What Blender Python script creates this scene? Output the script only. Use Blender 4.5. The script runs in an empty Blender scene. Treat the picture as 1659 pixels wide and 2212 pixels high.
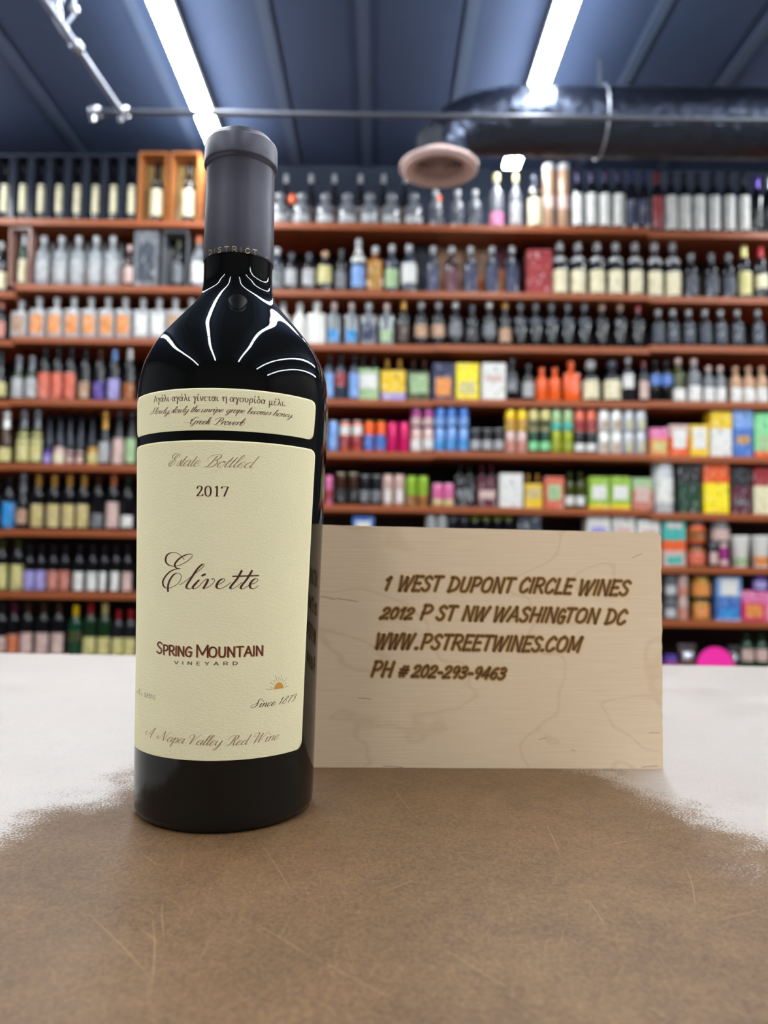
import bpy, bmesh, math, random
from mathutils import Vector, Matrix

# ------------------------------------------------------------------ camera
FPX, CX, CY = 1640.0, 829.5, 1106.0
PITCH, ROLL = 0.0573, 0.014
ZT = 0.95                       # worktop height
CAMH = 0.1105                   # camera above worktop
ZC = ZT + CAMH
CAM = Vector((0, 0, ZC))
Fv = Vector((0, math.cos(PITCH), math.sin(PITCH)))
_U0 = Vector((0, -math.sin(PITCH), math.cos(PITCH)))
_R0 = Vector((1, 0, 0))
Rv = _R0 * math.cos(ROLL) + _U0 * math.sin(ROLL)
Uv = -_R0 * math.sin(ROLL) + _U0 * math.cos(ROLL)

scene = bpy.context.scene
COL = scene.collection
cd = bpy.data.cameras.new('camera')
camo = bpy.data.objects.new('camera', cd)
COL.objects.link(camo)
M = Matrix.Identity(4)
for i in range(3):
    M[i][0], M[i][1], M[i][2], M[i][3] = Rv[i], Uv[i], -Fv[i], CAM[i]
camo.matrix_world = M
cd.sensor_fit = 'VERTICAL'
cd.sensor_height = 36.0
cd.lens = FPX / 2212.0 * 36.0
cd.clip_start, cd.clip_end = 0.01, 60
cd.dof.use_dof = True
cd.dof.focus_distance = 0.318
cd.dof.aperture_fstop = (cd.lens / 1000) / 0.0031
cd.dof.aperture_blades = 0
scene.camera = camo

# ------------------------------------------------------------------ light and exposure
LAMPS = (58.0, 41.0, 41.0)    # sections: over the shelves, overhead, behind the camera
scene.view_settings.view_transform = 'Standard'
scene.view_settings.look = 'None'
scene.view_settings.gamma = 1.0
scene.view_settings.use_curve_mapping = False
scene.view_settings.exposure = 0.0
w = bpy.data.worlds.new('world'); scene.world = w
w.use_nodes = True
w.node_tree.nodes['Background'].inputs[0].default_value = (0.35, 0.5, 0.8, 1)
w.node_tree.nodes['Background'].inputs[1].default_value = 0.05

random.seed(11)
rnd = random.random

# ------------------------------------------------------------------ helpers
def ray(x, y):
    return Fv + Rv * ((x - CX) / FPX) - Uv * ((y - CY) / FPX)
def at_y(x, y, Y):
    d = ray(x, y); return CAM + d * (Y / d.y)
def at_z(x, y, Z):
    d = ray(x, y); return CAM + d * ((Z - ZC) / d.z)
def lin(c):
    return tuple(((v / 255) / 12.92 if v / 255 <= 0.04045 else ((v / 255 + 0.055) / 1.055) ** 2.4) for v in c) + (1.0,)

_mats = {}
def mat(col, rough=0.5, metal=0.0, trans=0.0, coat=0.0, vary=0.0, vscale=60, bump=0.0, bscale=300, spec=0.5, emit=0.0, linear=False, ior=1.5):
    key = (tuple(col), rough, metal, trans, coat, vary, vscale, bump, bscale, spec, emit, linear)
    if key in _mats: return _mats[key]
    m = bpy.data.materials.new('surface'); m.use_nodes = True
    nt = m.node_tree; b = nt.nodes['Principled BSDF']
    c = (tuple(col) + (1,)) if linear else lin(col)
    b.inputs['Base Color'].default_value = c
    b.inputs['Roughness'].default_value = rough
    b.inputs['Metallic'].default_value = metal
    b.inputs['Transmission Weight'].default_value = trans
    b.inputs['Coat Weight'].default_value = coat
    b.inputs['Specular IOR Level'].default_value = spec
    b.inputs['IOR'].default_value = ior
    if emit:
        b.inputs['Emission Color'].default_value = c
        b.inputs['Emission Strength'].default_value = emit
    if vary or bump:
        tc = nt.nodes.new('ShaderNodeTexCoord')
        if vary:
            n = nt.nodes.new('ShaderNodeTexNoise'); n.inputs['Scale'].default_value = vscale; n.inputs['Detail'].default_value = 3
            nt.links.new(tc.outputs['Object'], n.inputs['Vector'])
            r = nt.nodes.new('ShaderNodeMapRange'); r.inputs['To Min'].default_value = 1 - vary; r.inputs['To Max'].default_value = 1 + vary
            nt.links.new(n.outputs['Fac'], r.inputs['Value'])
            mx = nt.nodes.new('ShaderNodeVectorMath'); mx.operation = 'SCALE'
            mx.inputs[0].default_value = c[:3]
            nt.links.new(r.outputs[0], mx.inputs['Scale'])
            nt.links.new(mx.outputs[0], b.inputs['Base Color'])
        if bump:
            n2 = nt.nodes.new('ShaderNodeTexNoise'); n2.inputs['Scale'].default_value = bscale; n2.inputs['Detail'].default_value = 4
            nt.links.new(tc.outputs['Object'], n2.inputs['Vector'])
            bp = nt.nodes.new('ShaderNodeBump'); bp.inputs['Strength'].default_value = bump; bp.inputs['Distance'].default_value = 0.3 / bscale
            nt.links.new(n2.outputs['Fac'], bp.inputs['Height']); nt.links.new(bp.outputs[0], b.inputs['Normal'])
    _mats[key] = m
    return m

def obj(name, me, m=None, parent=None, loc=None, label=None, cat=None, group=None, kind=None, smooth=False):
    if isinstance(me, bmesh.types.BMesh):
        bm = me; me = bpy.data.meshes.new(name)
        bmesh.ops.recalc_face_normals(bm, faces=bm.faces)
        if smooth:
            for f in bm.faces: f.smooth = True
        bm.to_mesh(me); bm.free()
    o = bpy.data.objects.new(name, me); COL.objects.link(o)
    if m is not None:
        if len(me.materials) == 0: me.materials.append(None)
        o.material_slots[0].link = 'OBJECT'; o.material_slots[0].material = m
    if parent: o.parent = parent
    if loc: o.location = loc
    tag(o, label, cat, group, kind)
    return o
def tag(o, label=None, cat=None, group=None, kind=None):
    if label: o['label'] = label
    if cat: o['category'] = cat
    if group: o['group'] = group
    if kind: o['kind'] = kind
    return o
def empty(name, loc, label, cat, group=None, rotz=0):
    o = bpy.data.objects.new(name, None); COL.objects.link(o)
    o.location = loc; o.rotation_euler = (0, 0, rotz); o.empty_display_size = 0.02
    return tag(o, label, cat, group)

def add_box(bm, x0, x1, y0, y1, z0, z1, bev=0.0):
    vs = [bm.verts.new(p) for p in ((x0,y0,z0),(x1,y0,z0),(x1,y1,z0),(x0,y1,z0),(x0,y0,z1),(x1,y0,z1),(x1,y1,z1),(x0,y1,z1))]
    fs = [bm.faces.new([vs[i] for i in q]) for q in ((0,3,2,1),(4,5,6,7),(0,1,5,4),(1,2,6,5),(2,3,7,6),(3,0,4,7))]
    if bev:
        es = list({e for f in fs for e in f.edges})
        bmesh.ops.bevel(bm, geom=es, offset=bev, segments=2, profile=0.5, affect='EDGES')
    return bm
def box(*a, bev=0.0): return add_box(bmesh.new(), *a, bev=bev)
def add_lathe(bm, prof, n=20, a0=None, a1=None, cap=True):
    """prof: (r, z) bottom to top"""
    full = a0 is None
    k = n if full else n + 1
    rings = []
    for r, z in prof:
        if r < 1e-6: rings.append([bm.verts.new((0, 0, z))]); continue
        ring = []
        for i in range(k):
            a = 2*math.pi*i/n if full else a0 + (a1-a0)*i/n
            ring.append(bm.verts.new((r*math.sin(a), -r*math.cos(a), z)))
        rings.append(ring)
    for A, B in zip(rings, rings[1:]):
        m_ = k if full else k-1
        for i in range(m_):
            j = (i+1) % k
            if len(A) == 1 and len(B) == 1: continue
            if len(A) == 1: bm.faces.new((A[0], B[j], B[i]))
            elif len(B) == 1: bm.faces.new((A[i], A[j], B[0]))
            else: bm.faces.new((A[i], A[j], B[j], B[i]))
    if full and cap:
        if len(rings[0]) > 2: bm.faces.new(list(reversed(rings[0])))
        if len(rings[-1]) > 2: bm.faces.new(rings[-1])
    return bm
def lathe(prof, n=20, **k): return add_lathe(bmesh.new(), prof, n, **k)
def add_tube(bm, pts, r, n=10, cap=True):
    pts = [Vector(p) for p in pts]
    rr = r if isinstance(r, (list, tuple)) else [r]*len(pts)
    prev = None; up = None
    for i, p in enumerate(pts):
        t = (pts[min(i+1, len(pts)-1)] - pts[max(i-1, 0)]).normalized()
        if up is None:
            up = t.cross(Vector((0.13, 0.31, 0.94)));
            if up.length < 1e-3: up = t.cross(Vector((1, 0, 0)))
        up = (up - t*up.dot(t)).normalized(); q = t.cross(up)
        ring = [bm.verts.new(p + (up*math.cos(2*math.pi*k/n) + q*math.sin(2*math.pi*k/n))*rr[i]) for k in range(n)]
        if prev:
            for k in range(n): bm.faces.new((prev[k], prev[(k+1)%n], ring[(k+1)%n], ring[k]))
        elif cap: bm.faces.new(list(reversed(ring)))
        prev = ring
    if cap: bm.faces.new(prev)
    return bm
def tube(pts, r, n=10, cap=True): return add_tube(bmesh.new(), pts, r, n, cap)

# ------------------------------------------------------------------ the room
CEIL = ZC + 2.62
WALLY = 4.98
m_beam = mat((62, 76, 100), .7)
m_ceil = mat((42, 58, 88), 0.8, vary=0.12, vscale=2)
m_wall = mat((30, 40, 58), 0.8, vary=0.1, vscale=2)
m_floor = mat((120, 112, 100), 0.5, vary=0.1, vscale=5)
def struct(name, bm, m):
    return obj(name, bm, m, kind='structure')
struct('floor', box(-5, 5, -4, WALLY + .1, -0.1, 0), m_floor)
ceiling = struct('ceiling', box(-5, 5, -4, WALLY + .1, CEIL, CEIL + 0.1), m_ceil)
struct('wall_back', box(-5, 5, WALLY, WALLY + .1, 0, CEIL), m_wall)
struct('wall_left', box(-5.1, -5, -4, WALLY + .1, 0, CEIL), mat((84, 84, 90), 0.7))
struct('wall_right', box(5, 5.1, -4, WALLY + .1, 0, CEIL), mat((76, 72, 70), 0.7))
struct('wall_front', box(-5, 5, -4.1, -4, 0, CEIL), mat((52, 48, 48), 0.7))
# joists under the ceiling run away from the camera
DD = (at_z(820, 1100, ZC + 0.2) - CAM); DD.z = 0; DD.normalize()
for px, py in ((0, 100), (300, 60), (575, 60), (785, 100), (1010, 100), (1400, 90), (1659, 60)):
    p = at_z(px, py, CEIL - 0.03)
    a = p - DD * (p.y + 3.9); b = p + DD * (WALLY - 0.01 - p.y)
    bm = bmesh.new(); add_box(bm, -0.03, 0.03, 0, (b - a).length, -0.008, 0.0)
    o = obj('beam', bm, m_beam, parent=ceiling); o.location = a; o.rotation_euler = (0, 0, math.atan2(-DD.x, DD.y))
    o.location = (a.x, a.y, CEIL - 0.0002)

# ------------------------------------------------------------------ strip lights
def strip(a, b, H, wd, label, power, group='strip lights under the ceiling'):
    d = b - a; L = d.length; d.normalize()
    t = empty('strip_light', (a.x, a.y, H), label, 'light', group, math.atan2(-d.x, d.y))
    obj('housing', box(-wd*.42, wd*.42, 0, L, 0.034, 0.09, bev=0.006), mat((225, 228, 232), 0.4), t)
    obj('diffuser', box(-wd/2, wd/2, 0.01, L - 0.01, 0, 0.03, bev=0.008), mat((0.93, 0.98, 1.0), 0.5, emit=power, linear=True), t)
    for yy in (0.25*L, 0.75*L):
        obj('hanger', box(-0.012, 0.012, yy-.012, yy+.012, 0.091, CEIL - H, bev=0), mat((120, 125, 135), 0.5, 0.5), t)
HL = ZC + 2.45
rowdirs = [(at_z(340, 0, HL), 'left row above the wine bottle'), (at_z(1229, 0, HL), 'right row crossed by the duct')]
names = ['first', 'second', 'third', 'fourth']
for k, (p, where) in enumerate(rowdirs):
    for s in range(3):
        a = p + DD * (4.68 - p.y - 2.62*s - 2.6); b = a + DD*2.6
        lab = ['glowing strip light running toward the shelves, ' + where,
               'white strip light almost overhead, second section from the shelves, ' + ('left row' if k == 0 else 'right row'),
               'white strip light behind the camera, third section, ' + ('left row' if k == 0 else 'right row')][s]
        strip(a, b, HL, 0.1, lab, LAMPS[s])
for k, X in enumerate((-2.75, 2.75)):
    for s in range(3):
        a = Vector((X, 4.4 - 2.62*s - 2.6, HL)) ; b = a + DD*2.6
        strip(a, b, HL, 0.1, 'outer strip light beyond the ' + ('left' if k == 0 else 'right') + ' edge of view, ' + names[s] + ' section from the shelves', LAMPS[s])

for s in range(3):
    a = Vector((4.35, 4.4 - 2.62*s - 2.6, HL)); b = a + DD*2.6
    strip(a, b, HL, 0.1, 'farthest strip light near the right wall, ' + names[s] + ' section from the shelves', LAMPS[s])

# ------------------------------------------------------------------ worktop
LAMINATE_R, GLARE_IOR = .5, 5.0
def counter_mat():
    m = bpy.data.materials.new('laminate'); m.use_nodes = True
    nt = m.node_tree; N = nt.nodes; L = nt.links; b = N['Principled BSDF']
    tc = N.new('ShaderNodeTexCoord')
    def noise(sc, det, rg=0.6, dist=0.0):
        n = N.new('ShaderNodeTexNoise'); n.inputs['Scale'].default_value = sc; n.inputs['Detail'].default_value = det
        n.inputs['Roughness'].default_value = rg; n.inputs['Distortion'].default_value = dist
        L.new(tc.outputs['Object'], n.inputs['Vector']); return n
    n1 = noise(26, 14, 0.82, 0.25); n2 = noise(850, 6, 0.8); n3 = noise(5, 2)
    r1 = N.new('ShaderNodeValToRGB'); r1.color_ramp.elements[0].position = .3; r1.color_ramp.elements[1].position = .72
    r1.color_ramp.elements[0].color = lin((50, 29, 14)); r1.color_ramp.elements[1].color = lin((124, 94, 62))
    L.new(n1.outputs['Fac'], r1.inputs['Fac'])
    r2 = N.new('ShaderNodeValToRGB'); r2.color_ramp.elements[0].position = .38; r2.color_ramp.elements[1].position = .74
    r2.color_ramp.elements[0].color = lin((62, 36, 18)); r2.color_ramp.elements[1].color = lin((172, 136, 96))
    L.new(n2.outputs['Fac'], r2.inputs['Fac'])
    mx = N.new('ShaderNodeMix'); mx.data_type = 'RGBA'; mx.inputs['Factor'].default_value = .45
    L.new(r1.outputs[0], mx.inputs['A']); L.new(r2.outputs[0], mx.inputs['B'])
    r3 = N.new('ShaderNodeMix'); r3.data_type = 'RGBA'; r3.blend_type = 'MULTIPLY'
    r4 = N.new('ShaderNodeValToRGB'); r4.color_ramp.elements[0].position = .35; r4.color_ramp.elements[1].position = .65
    r4.color_ramp.elements[0].color = (.8, .74, .72, 1); r4.color_ramp.elements[1].color = (1, 1, 1, 1)
    L.new(n3.outputs['Fac'], r4.inputs['Fac']); r3.inputs['Factor'].default_value = .5
    L.new(mx.outputs['Result'], r3.inputs['A']); L.new(r4.outputs[0], r3.inputs['B'])
    L.new(r3.outputs['Result'], b.inputs['Base Color'])
    # white glare put into the finish: IOR raised at both ends, middle left matt
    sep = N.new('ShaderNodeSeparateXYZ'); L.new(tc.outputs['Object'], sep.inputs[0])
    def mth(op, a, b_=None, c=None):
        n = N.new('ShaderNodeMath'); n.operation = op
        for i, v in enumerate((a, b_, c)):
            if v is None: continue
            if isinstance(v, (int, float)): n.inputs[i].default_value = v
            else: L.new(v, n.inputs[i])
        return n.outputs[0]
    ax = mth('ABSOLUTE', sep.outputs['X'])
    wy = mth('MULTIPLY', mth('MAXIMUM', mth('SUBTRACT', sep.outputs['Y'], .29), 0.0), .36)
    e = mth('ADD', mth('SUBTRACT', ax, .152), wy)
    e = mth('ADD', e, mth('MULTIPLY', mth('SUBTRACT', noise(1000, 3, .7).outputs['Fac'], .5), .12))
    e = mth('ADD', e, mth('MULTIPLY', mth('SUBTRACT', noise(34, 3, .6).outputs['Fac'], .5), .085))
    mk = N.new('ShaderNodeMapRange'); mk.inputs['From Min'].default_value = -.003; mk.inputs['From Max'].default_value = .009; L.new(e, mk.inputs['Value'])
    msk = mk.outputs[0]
    L.new(mth('MULTIPLY_ADD', noise(24, 4, .6).outputs['Fac'], .22, LAMINATE_R - .11), b.inputs['Roughness'])
    L.new(mth('MULTIPLY_ADD', msk, GLARE_IOR - 1.45, 1.45), b.inputs['IOR'])
    nb = noise(1500, 3, .6); nb2 = noise(420, 2)
    ad = N.new('ShaderNodeMath'); ad.operation = 'ADD'; L.new(nb.outputs['Fac'], ad.inputs[0]); L.new(nb2.outputs['Fac'], ad.inputs[1])
    bp = N.new('ShaderNodeBump'); bp.inputs['Strength'].default_value = .4; bp.inputs['Distance'].default_value = .0004
    L.new(ad.outputs[0], bp.inputs['Height']); L.new(bp.outputs[0], b.inputs['Normal'])
    return m
CY1 = 0.83
counter = empty('counter', (0, 0, 0), 'brown mottled laminate shop counter with fine scratches under the wine bottle', 'counter')
bm = box(-1.5, 1.5, -0.35, CY1, ZT - 0.04, ZT, bev=0.002)
for v in bm.verts:
    if v.co.y > .5: v.co.y += .8155 - CY1 - .028*v.co.x
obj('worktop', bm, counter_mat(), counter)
obj('cabinet', box(-1.45, 1.45, -0.3, CY1 - 0.05, 0.0, ZT - 0.0405), mat((80, 62, 48), .6), counter)
def scratches():
    bm = bmesh.new()
    rs = random.Random(5)
    spec = [((300,1840),(340,1870)),((560,1820),(628,1925)),((190,1975),(330,2120)),((330,1985),(320,2170)),((560,2000),(680,2075)),
            ((300,2005),(342,2040)),((960,2050),(1110,2140)),((1540,1990),(1659,1962)),((1480,1870),(1502,1960)),((1180,1780),(1210,1850)),
            ((1270,1945),(1310,2010)),((850,1700),(905,1770)),((700,2080),(850,2160)),((350,1950),(355,2030)),((1290,1830),(1400,1810)),((820,1930),(900,1900))]
    def sc(p, q, wd):
        n = 7; bend = (rs.random()-.5)*.05
        d = q - p; nrm = Vector((-d.y, d.x, 0)).normalized()
        prev = None
        for i in range(n):
            t = i/(n-1); c = p + d*t + nrm*d.length*bend*math.sin(math.pi*t)
            ww = wd*math.sin(math.pi*(0.08+.84*t))
            cur = (bm.verts.new((c.x+nrm.x*ww, c.y+nrm.y*ww, 0)), bm.verts.new((c.x-nrm.x*ww, c.y-nrm.y*ww, 0)))
            if prev: bm.faces.new((prev[0], prev[1], cur[1], cur[0]))
            prev = cur
    for (a, b) in spec: sc(at_z(*a, ZT), at_z(*b, ZT), 0.000085)
    for i in range(700):
        px = rs.uniform(-100, 1750); py = rs.uniform(1690, 2240)
        p = at_z(px, py, ZT); L_ = rs.uniform(.003, .013) * rs.uniform(.5, 1.3); an = rs.uniform(0, math.pi) if rs.random() < .5 else rs.gauss(1.8, .5)
        sc(p, p + Vector((math.cos(an), math.sin(an), 0))*L_, rs.uniform(.000015, .000042))
    o = obj('scratch_marks', bm, mat((168, 138, 100), .5), counter, kind='stuff'); o.location = (0, 0, ZT + 0.00012)
scratches()

# ------------------------------------------------------------------ wine bottle
AZ = math.radians(-11.31); RHO = .349
AX = Vector((RHO*math.sin(AZ), RHO*math.cos(AZ), ZT))
NB = Vector((-AX.x, -AX.y, 0)).normalized()          # towards the camera
TB = Vector((-NB.y, NB.x, 0))                          # to the right
if TB.x < 0: TB = -TB
BODY = [(0, .004), (.020, .004), (.030, .0012), (.0345, 0), (.0366, .0006), (.0380, .0026), (.0386, .006), (.0390, .0287), (.0396, .0688), (.0405, .1096), (.0416, .1508), (.0423, .170),
        (.0422, .181), (.0411, .1895), (.0387, .1965), (.0350, .2035), (.0300, .2100), (.0245, .2165), (.0198, .222), (.0170, .2262), (.0159, .2303), (.0155, .235), (.0155, .246)]
def dens(prof, k=4):
    out = []
    P = [Vector((a, b)) for a, b in prof]
    for i in range(len(P)-1):
        p0 = P[max(i-1, 0)]; p1 = P[i]; p2 = P[i+1]; p3 = P[min(i+2, len(P)-1)]
        for j in range(k):
            t = j/k
            out.append(0.5*((2*p1) + (p2-p0)*t + (2*p0-5*p1+4*p2-p3)*t*t + (-p0+3*p1-3*p2+p3)*t**3))
    out.append(P[-1]); return [(max(v.x, 0), v.y) for v in out]
BP = dens(BODY[2:], 4)
def r_at(z):
    for (r0, z0), (r1, z1) in zip(BP, BP[1:]):
        if z0 <= z <= z1 and z1 > z0: return r0 + (r1-r0)*(z-z0)/(z1-z0)
    return .0157
def bpt(th, z, off=0.0, rr=None):
    r = (rr if rr is not None else r_at(z)) + off
    return AX + TB*(r*math.sin(th)) + NB*(r*math.cos(th)) + Vector((0, 0, z))
def binv(px, py, rr=None):
    d = ray(px, py); z = .1; r = .04
    for _ in range(12):
        r = rr if rr is not None else r_at(z)
        ox, oy = CAM.x-AX.x, CAM.y-AX.y
        a = d.x*d.x+d.y*d.y; b = 2*(ox*d.x+oy*d.y); c = ox*ox+oy*oy-r*r
        disc = b*b-4*a*c
        t = (-b - math.sqrt(max(disc, 0)))/(2*a)
        P = CAM + d*t; z = P.z - ZT
    v = Vector((P.x-AX.x, P.y-AX.y, 0))
    return math.atan2(v.dot(TB), v.dot(NB)), z
bottle = empty('wine_bottle', AX, 'tall black wine bottle with cream label and dark grey capsule, standing on the counter', 'bottle')
m_glass = mat((0.004, 0.0042, 0.004), 0.025, spec=0.36, linear=True)
def local(p): return (p - AX)
bm = lathe([(0, .004), (.020, .004)] + BP, 96)
obj('glass_body', bm, m_glass, bottle, smooth=True)
cap = [(.0157, .2428), (.01585, .2429), (.0159, .2435), (.0158, .258), (.01555, .272), (.01545, .2862), (.0156, .2870), (.0163, .2874), (.01665, .2880), (.0167, .289), (.0166, .2995), (.0163, .3010), (.0157, .3018),
       (.0151, .3022), (.0149, .3030), (.0146, .3036), (.0142, .3039), (.0140, .3046), (.0136, .3051), (.0120, .3056), (0, .3058)]
cap = [(r, z if z < .289 else .289 + (z-.289)*.76) for r, z in cap]
m_cap = mat((66, 64, 77), 0.40, 0.4, vary=.06, vscale=150, bump=.08, bscale=500)
obj('capsule', lathe(cap, 72), m_cap, bottle, smooth=True, label='dark grey satin capsule')

def paper_mat(col):
    m = bpy.data.materials.new('label_paper'); m.use_nodes = True
    nt = m.node_tree; N = nt.nodes; L = nt.links; b = N['Principled BSDF']
    tc = N.new('ShaderNodeTexCoord')
    mp = N.new('ShaderNodeMapping'); mp.inputs['Scale'].default_value = (1, 1, 2.2); L.new(tc.outputs['Object'], mp.inputs['Vector'])
    n = N.new('ShaderNodeTexNoise'); n.inputs['Scale'].default_value = 800; n.inputs['Detail'].default_value = 3; L.new(mp.outputs[0], n.inputs['Vector'])
    bp = N.new('ShaderNodeBump'); bp.inputs['Strength'].default_value = .3; bp.inputs['Distance'].default_value = .0004
    L.new(n.outputs['Fac'], bp.inputs['Height']); L.new(bp.outputs[0], b.inputs['Normal'])
    n2 = N.new('ShaderNodeTexNoise'); n2.inputs['Scale'].default_value = 60; L.new(tc.outputs['Object'], n2.inputs['Vector'])
    r = N.new('ShaderNodeValToRGB'); c = lin(col)
    r.color_ramp.elements[0].color = tuple(v*.95 for v in c[:3])+(1,); r.color_ramp.elements[1].color = c
    L.new(n2.outputs['Fac'], r.inputs['Fac']); L.new(r.outputs[0], b.inputs['Base Color'])
    b.inputs['Roughness'].default_value = .75; b.inputs['Specular IOR Level'].default_value = .25
    return m
m_paper = paper_mat((240, 231, 190))
def band(name, zb, zt, thL, thR, rc, label):
    """paper on the bottle: thL/thR functions of z; rounded corners"""
    bm = bmesh.new(); rows = []
    zs = []
    for i in range(9): zs.append(zb + rc*(1-math.cos(math.pi/2*i/8)))
    n = 30
    for i in range(1, n): zs.append(zb+rc + (zt-zb-2*rc)*i/n)
    for i in range(9): zs.append(zt - rc*(math.cos(math.pi/2*i/8) if i else 1))
    zs = sorted(set(round(z, 7) for z in zs))
    zs[-1] = zt
    for z in zs:
        r = r_at(z); e = 0
        dz = max(rc - (z-zb), rc - (zt-z), 0)
        if dz > 0: e = (rc - math.sqrt(max(rc*rc - dz*dz, 0)))/r
        a, b = thL(z)+e, thR(z)-e
        rows.append([bm.verts.new(bpt(a+(b-a)*k/60, z, .00009) - AX) for k in range(61)])
    for A, B in zip(rows, rows[1:]):
        for k in range(60): bm.faces.new((A[k], A[k+1], B[k+1], B[k]))
    # thickness
    o = obj(name, bm, m_paper, bottle, smooth=True, label=label)
    s = o.modifiers.new('thickness', 'SOLIDIFY'); s.thickness = .00012; s.offset = 1
    return o
def lerpf(z0, a0, z1, a1): return lambda z: a0+(a1-a0)*(z-z0)/(z1-z0)
# lower label
tRt, zRt = binv(680, 985); tRb, zRb = binv(651.5, 1590)
tMt, zMt = binv(492, 952); tMb, zMb = binv(478, 1643)
TL = math.radians(-80)
lowlab = band('front_label', zMb, zMt, lerpf(zMb, math.radians(-77), zMt, math.radians(-79)), lerpf(zRb, tRb, zRt, tRt), .0035, 'large cream paper label')
tR2, zR2 = binv(681, 885); tR3, zR3 = binv(677, 935)
_, zu1 = binv(500, 839.5); _, zu0 = binv(492, 930.5)
uplab = band('proverb_label', zu0, zu1, lerpf(0, math.radians(-76), 1, math.radians(-76)), lerpf(zR3, tR3, zR2, tR2), .0033, 'narrow cream label with the proverb')

# ------------------------------------------------------------------ lettering: strokes
CAPS = {
'A': (.62, "0,0 .33,1 .62,0|.12,.35 .52,.35"), 'C': (.6, "~.58,.82 .35,1 .07,.6 .12,.12 .35,0 .6,.2"),
'D': (.64, ".08,0 .08,1|~.0,.99 .35,.96 .62,.6 .5,.15 .04,0"), 'E': (.52, ".52,1 .08,1 .08,0 .52,0|.08,.52 .44,.52"),
'G': (.64, "~.58,.84 .35,1 .07,.6 .12,.12 .35,0 .55,.1 .6,.45|.36,.46 .64,.46"), 'H': (.64, ".08,1 .08,0|.58,1 .58,0|.08,.5 .58,.5"),
'I': (.16, ".08,1 .08,0"), 'L': (.48, ".08,1 .08,0 .48,0"), 'M': (.78, ".07,0 .07,1 .39,.2 .71,1 .71,0"),
'N': (.64, ".07,0 .07,1 .57,0 .57,1"), 'O': (.7, "~.35,1 .12,.85 .05,.5 .12,.13 .35,0 .58,.13 .65,.5 .58,.85 .35,1"),
'P': (.58, ".08,0 .08,1|~.03,.99 .38,1 .56,.75 .4,.48 .08,.45"), 'R': (.62, ".08,0 .08,1|~.03,.99 .38,1 .56,.75 .4,.5 .08,.47|.28,.47 .62,0"),
'S': (.54, "~.5,.86 .3,1 .08,.82 .24,.56 .46,.36 .42,.07 .22,0 .02,.14"), 'T': (.58, "0,1 .58,1|.29,1 .29,0"),
'U': (.64, "~.08,1 .08,.35 .15,.06 .32,0 .49,.06 .56,.35 .56,1"), 'V': (.6, "0,1 .3,0 .6,1"),
'W': (.86, "0,1 .17,0 .43,.9 .58,0 .86,1"), 'Y': (.58, "0,1 .29,.48 .58,1|.29,.48 .29,0"),
'0': (.54, "~.27,1 .1,.85 .04,.5 .1,.15 .27,0 .44,.15 .5,.5 .44,.85 .27,1"), '1': (.34, ".04,.78 .22,1 .22,0"),
'2': (.52, "~.04,.76 .12,.95 .3,1 .46,.85 .42,.58 .22,.3 .03,0|.03,.02 .52,.02"), '3': (.5, "~.06,.9 .28,1 .44,.8 .36,.6 .2,.54|~.2,.54 .4,.46 .47,.26 .34,.03 .15,0 .02,.12"),
'4': (.54, ".38,0 .38,1 .02,.3 .54,.3"), '5': (.5, ".46,1 .12,1 .08,.58|~.08,.56 .28,.64 .46,.48 .46,.2 .28,0 .04,.1"),
'6': (.52, "~.44,.95 .25,.88 .07,.55 .06,.2 .25,0 .45,.15 .44,.42 .28,.55 .08,.38"), '7': (.5, "0,.98 .5,.98 .18,0"),
'8': (.52, "~.26,.54 .1,.68 .1,.9 .26,1 .42,.9 .42,.68 .26,.54 .08,.4 .05,.15 .26,0 .47,.15 .44,.4 .26,.54"),
'9': (.52, "~.46,.7 .34,.48 .14,.5 .06,.74 .16,.96 .36,.98 .46,.75 .44,.4 .3,.0"),
'#': (.6, ".12,0 .2,1|.38,0 .46,1|.0,.66 .58,.66|.0,.34 .56,.34"), '-': (.4, ".05,.42 .35,.42"), '.': (.16, ".07,.0 .09,.04"), ' ': (.35, "")}
CAPS['0'] = (.54, "~.27,1 .1,.85 .04,.5 .1,.15 .27,0 .44,.15 .5,.5 .44,.85 .27,1")
AB = "~0,.2 .3,1.1 .47,1.8 .38,2.1 .22,1.8 .15,.9 "
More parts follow.
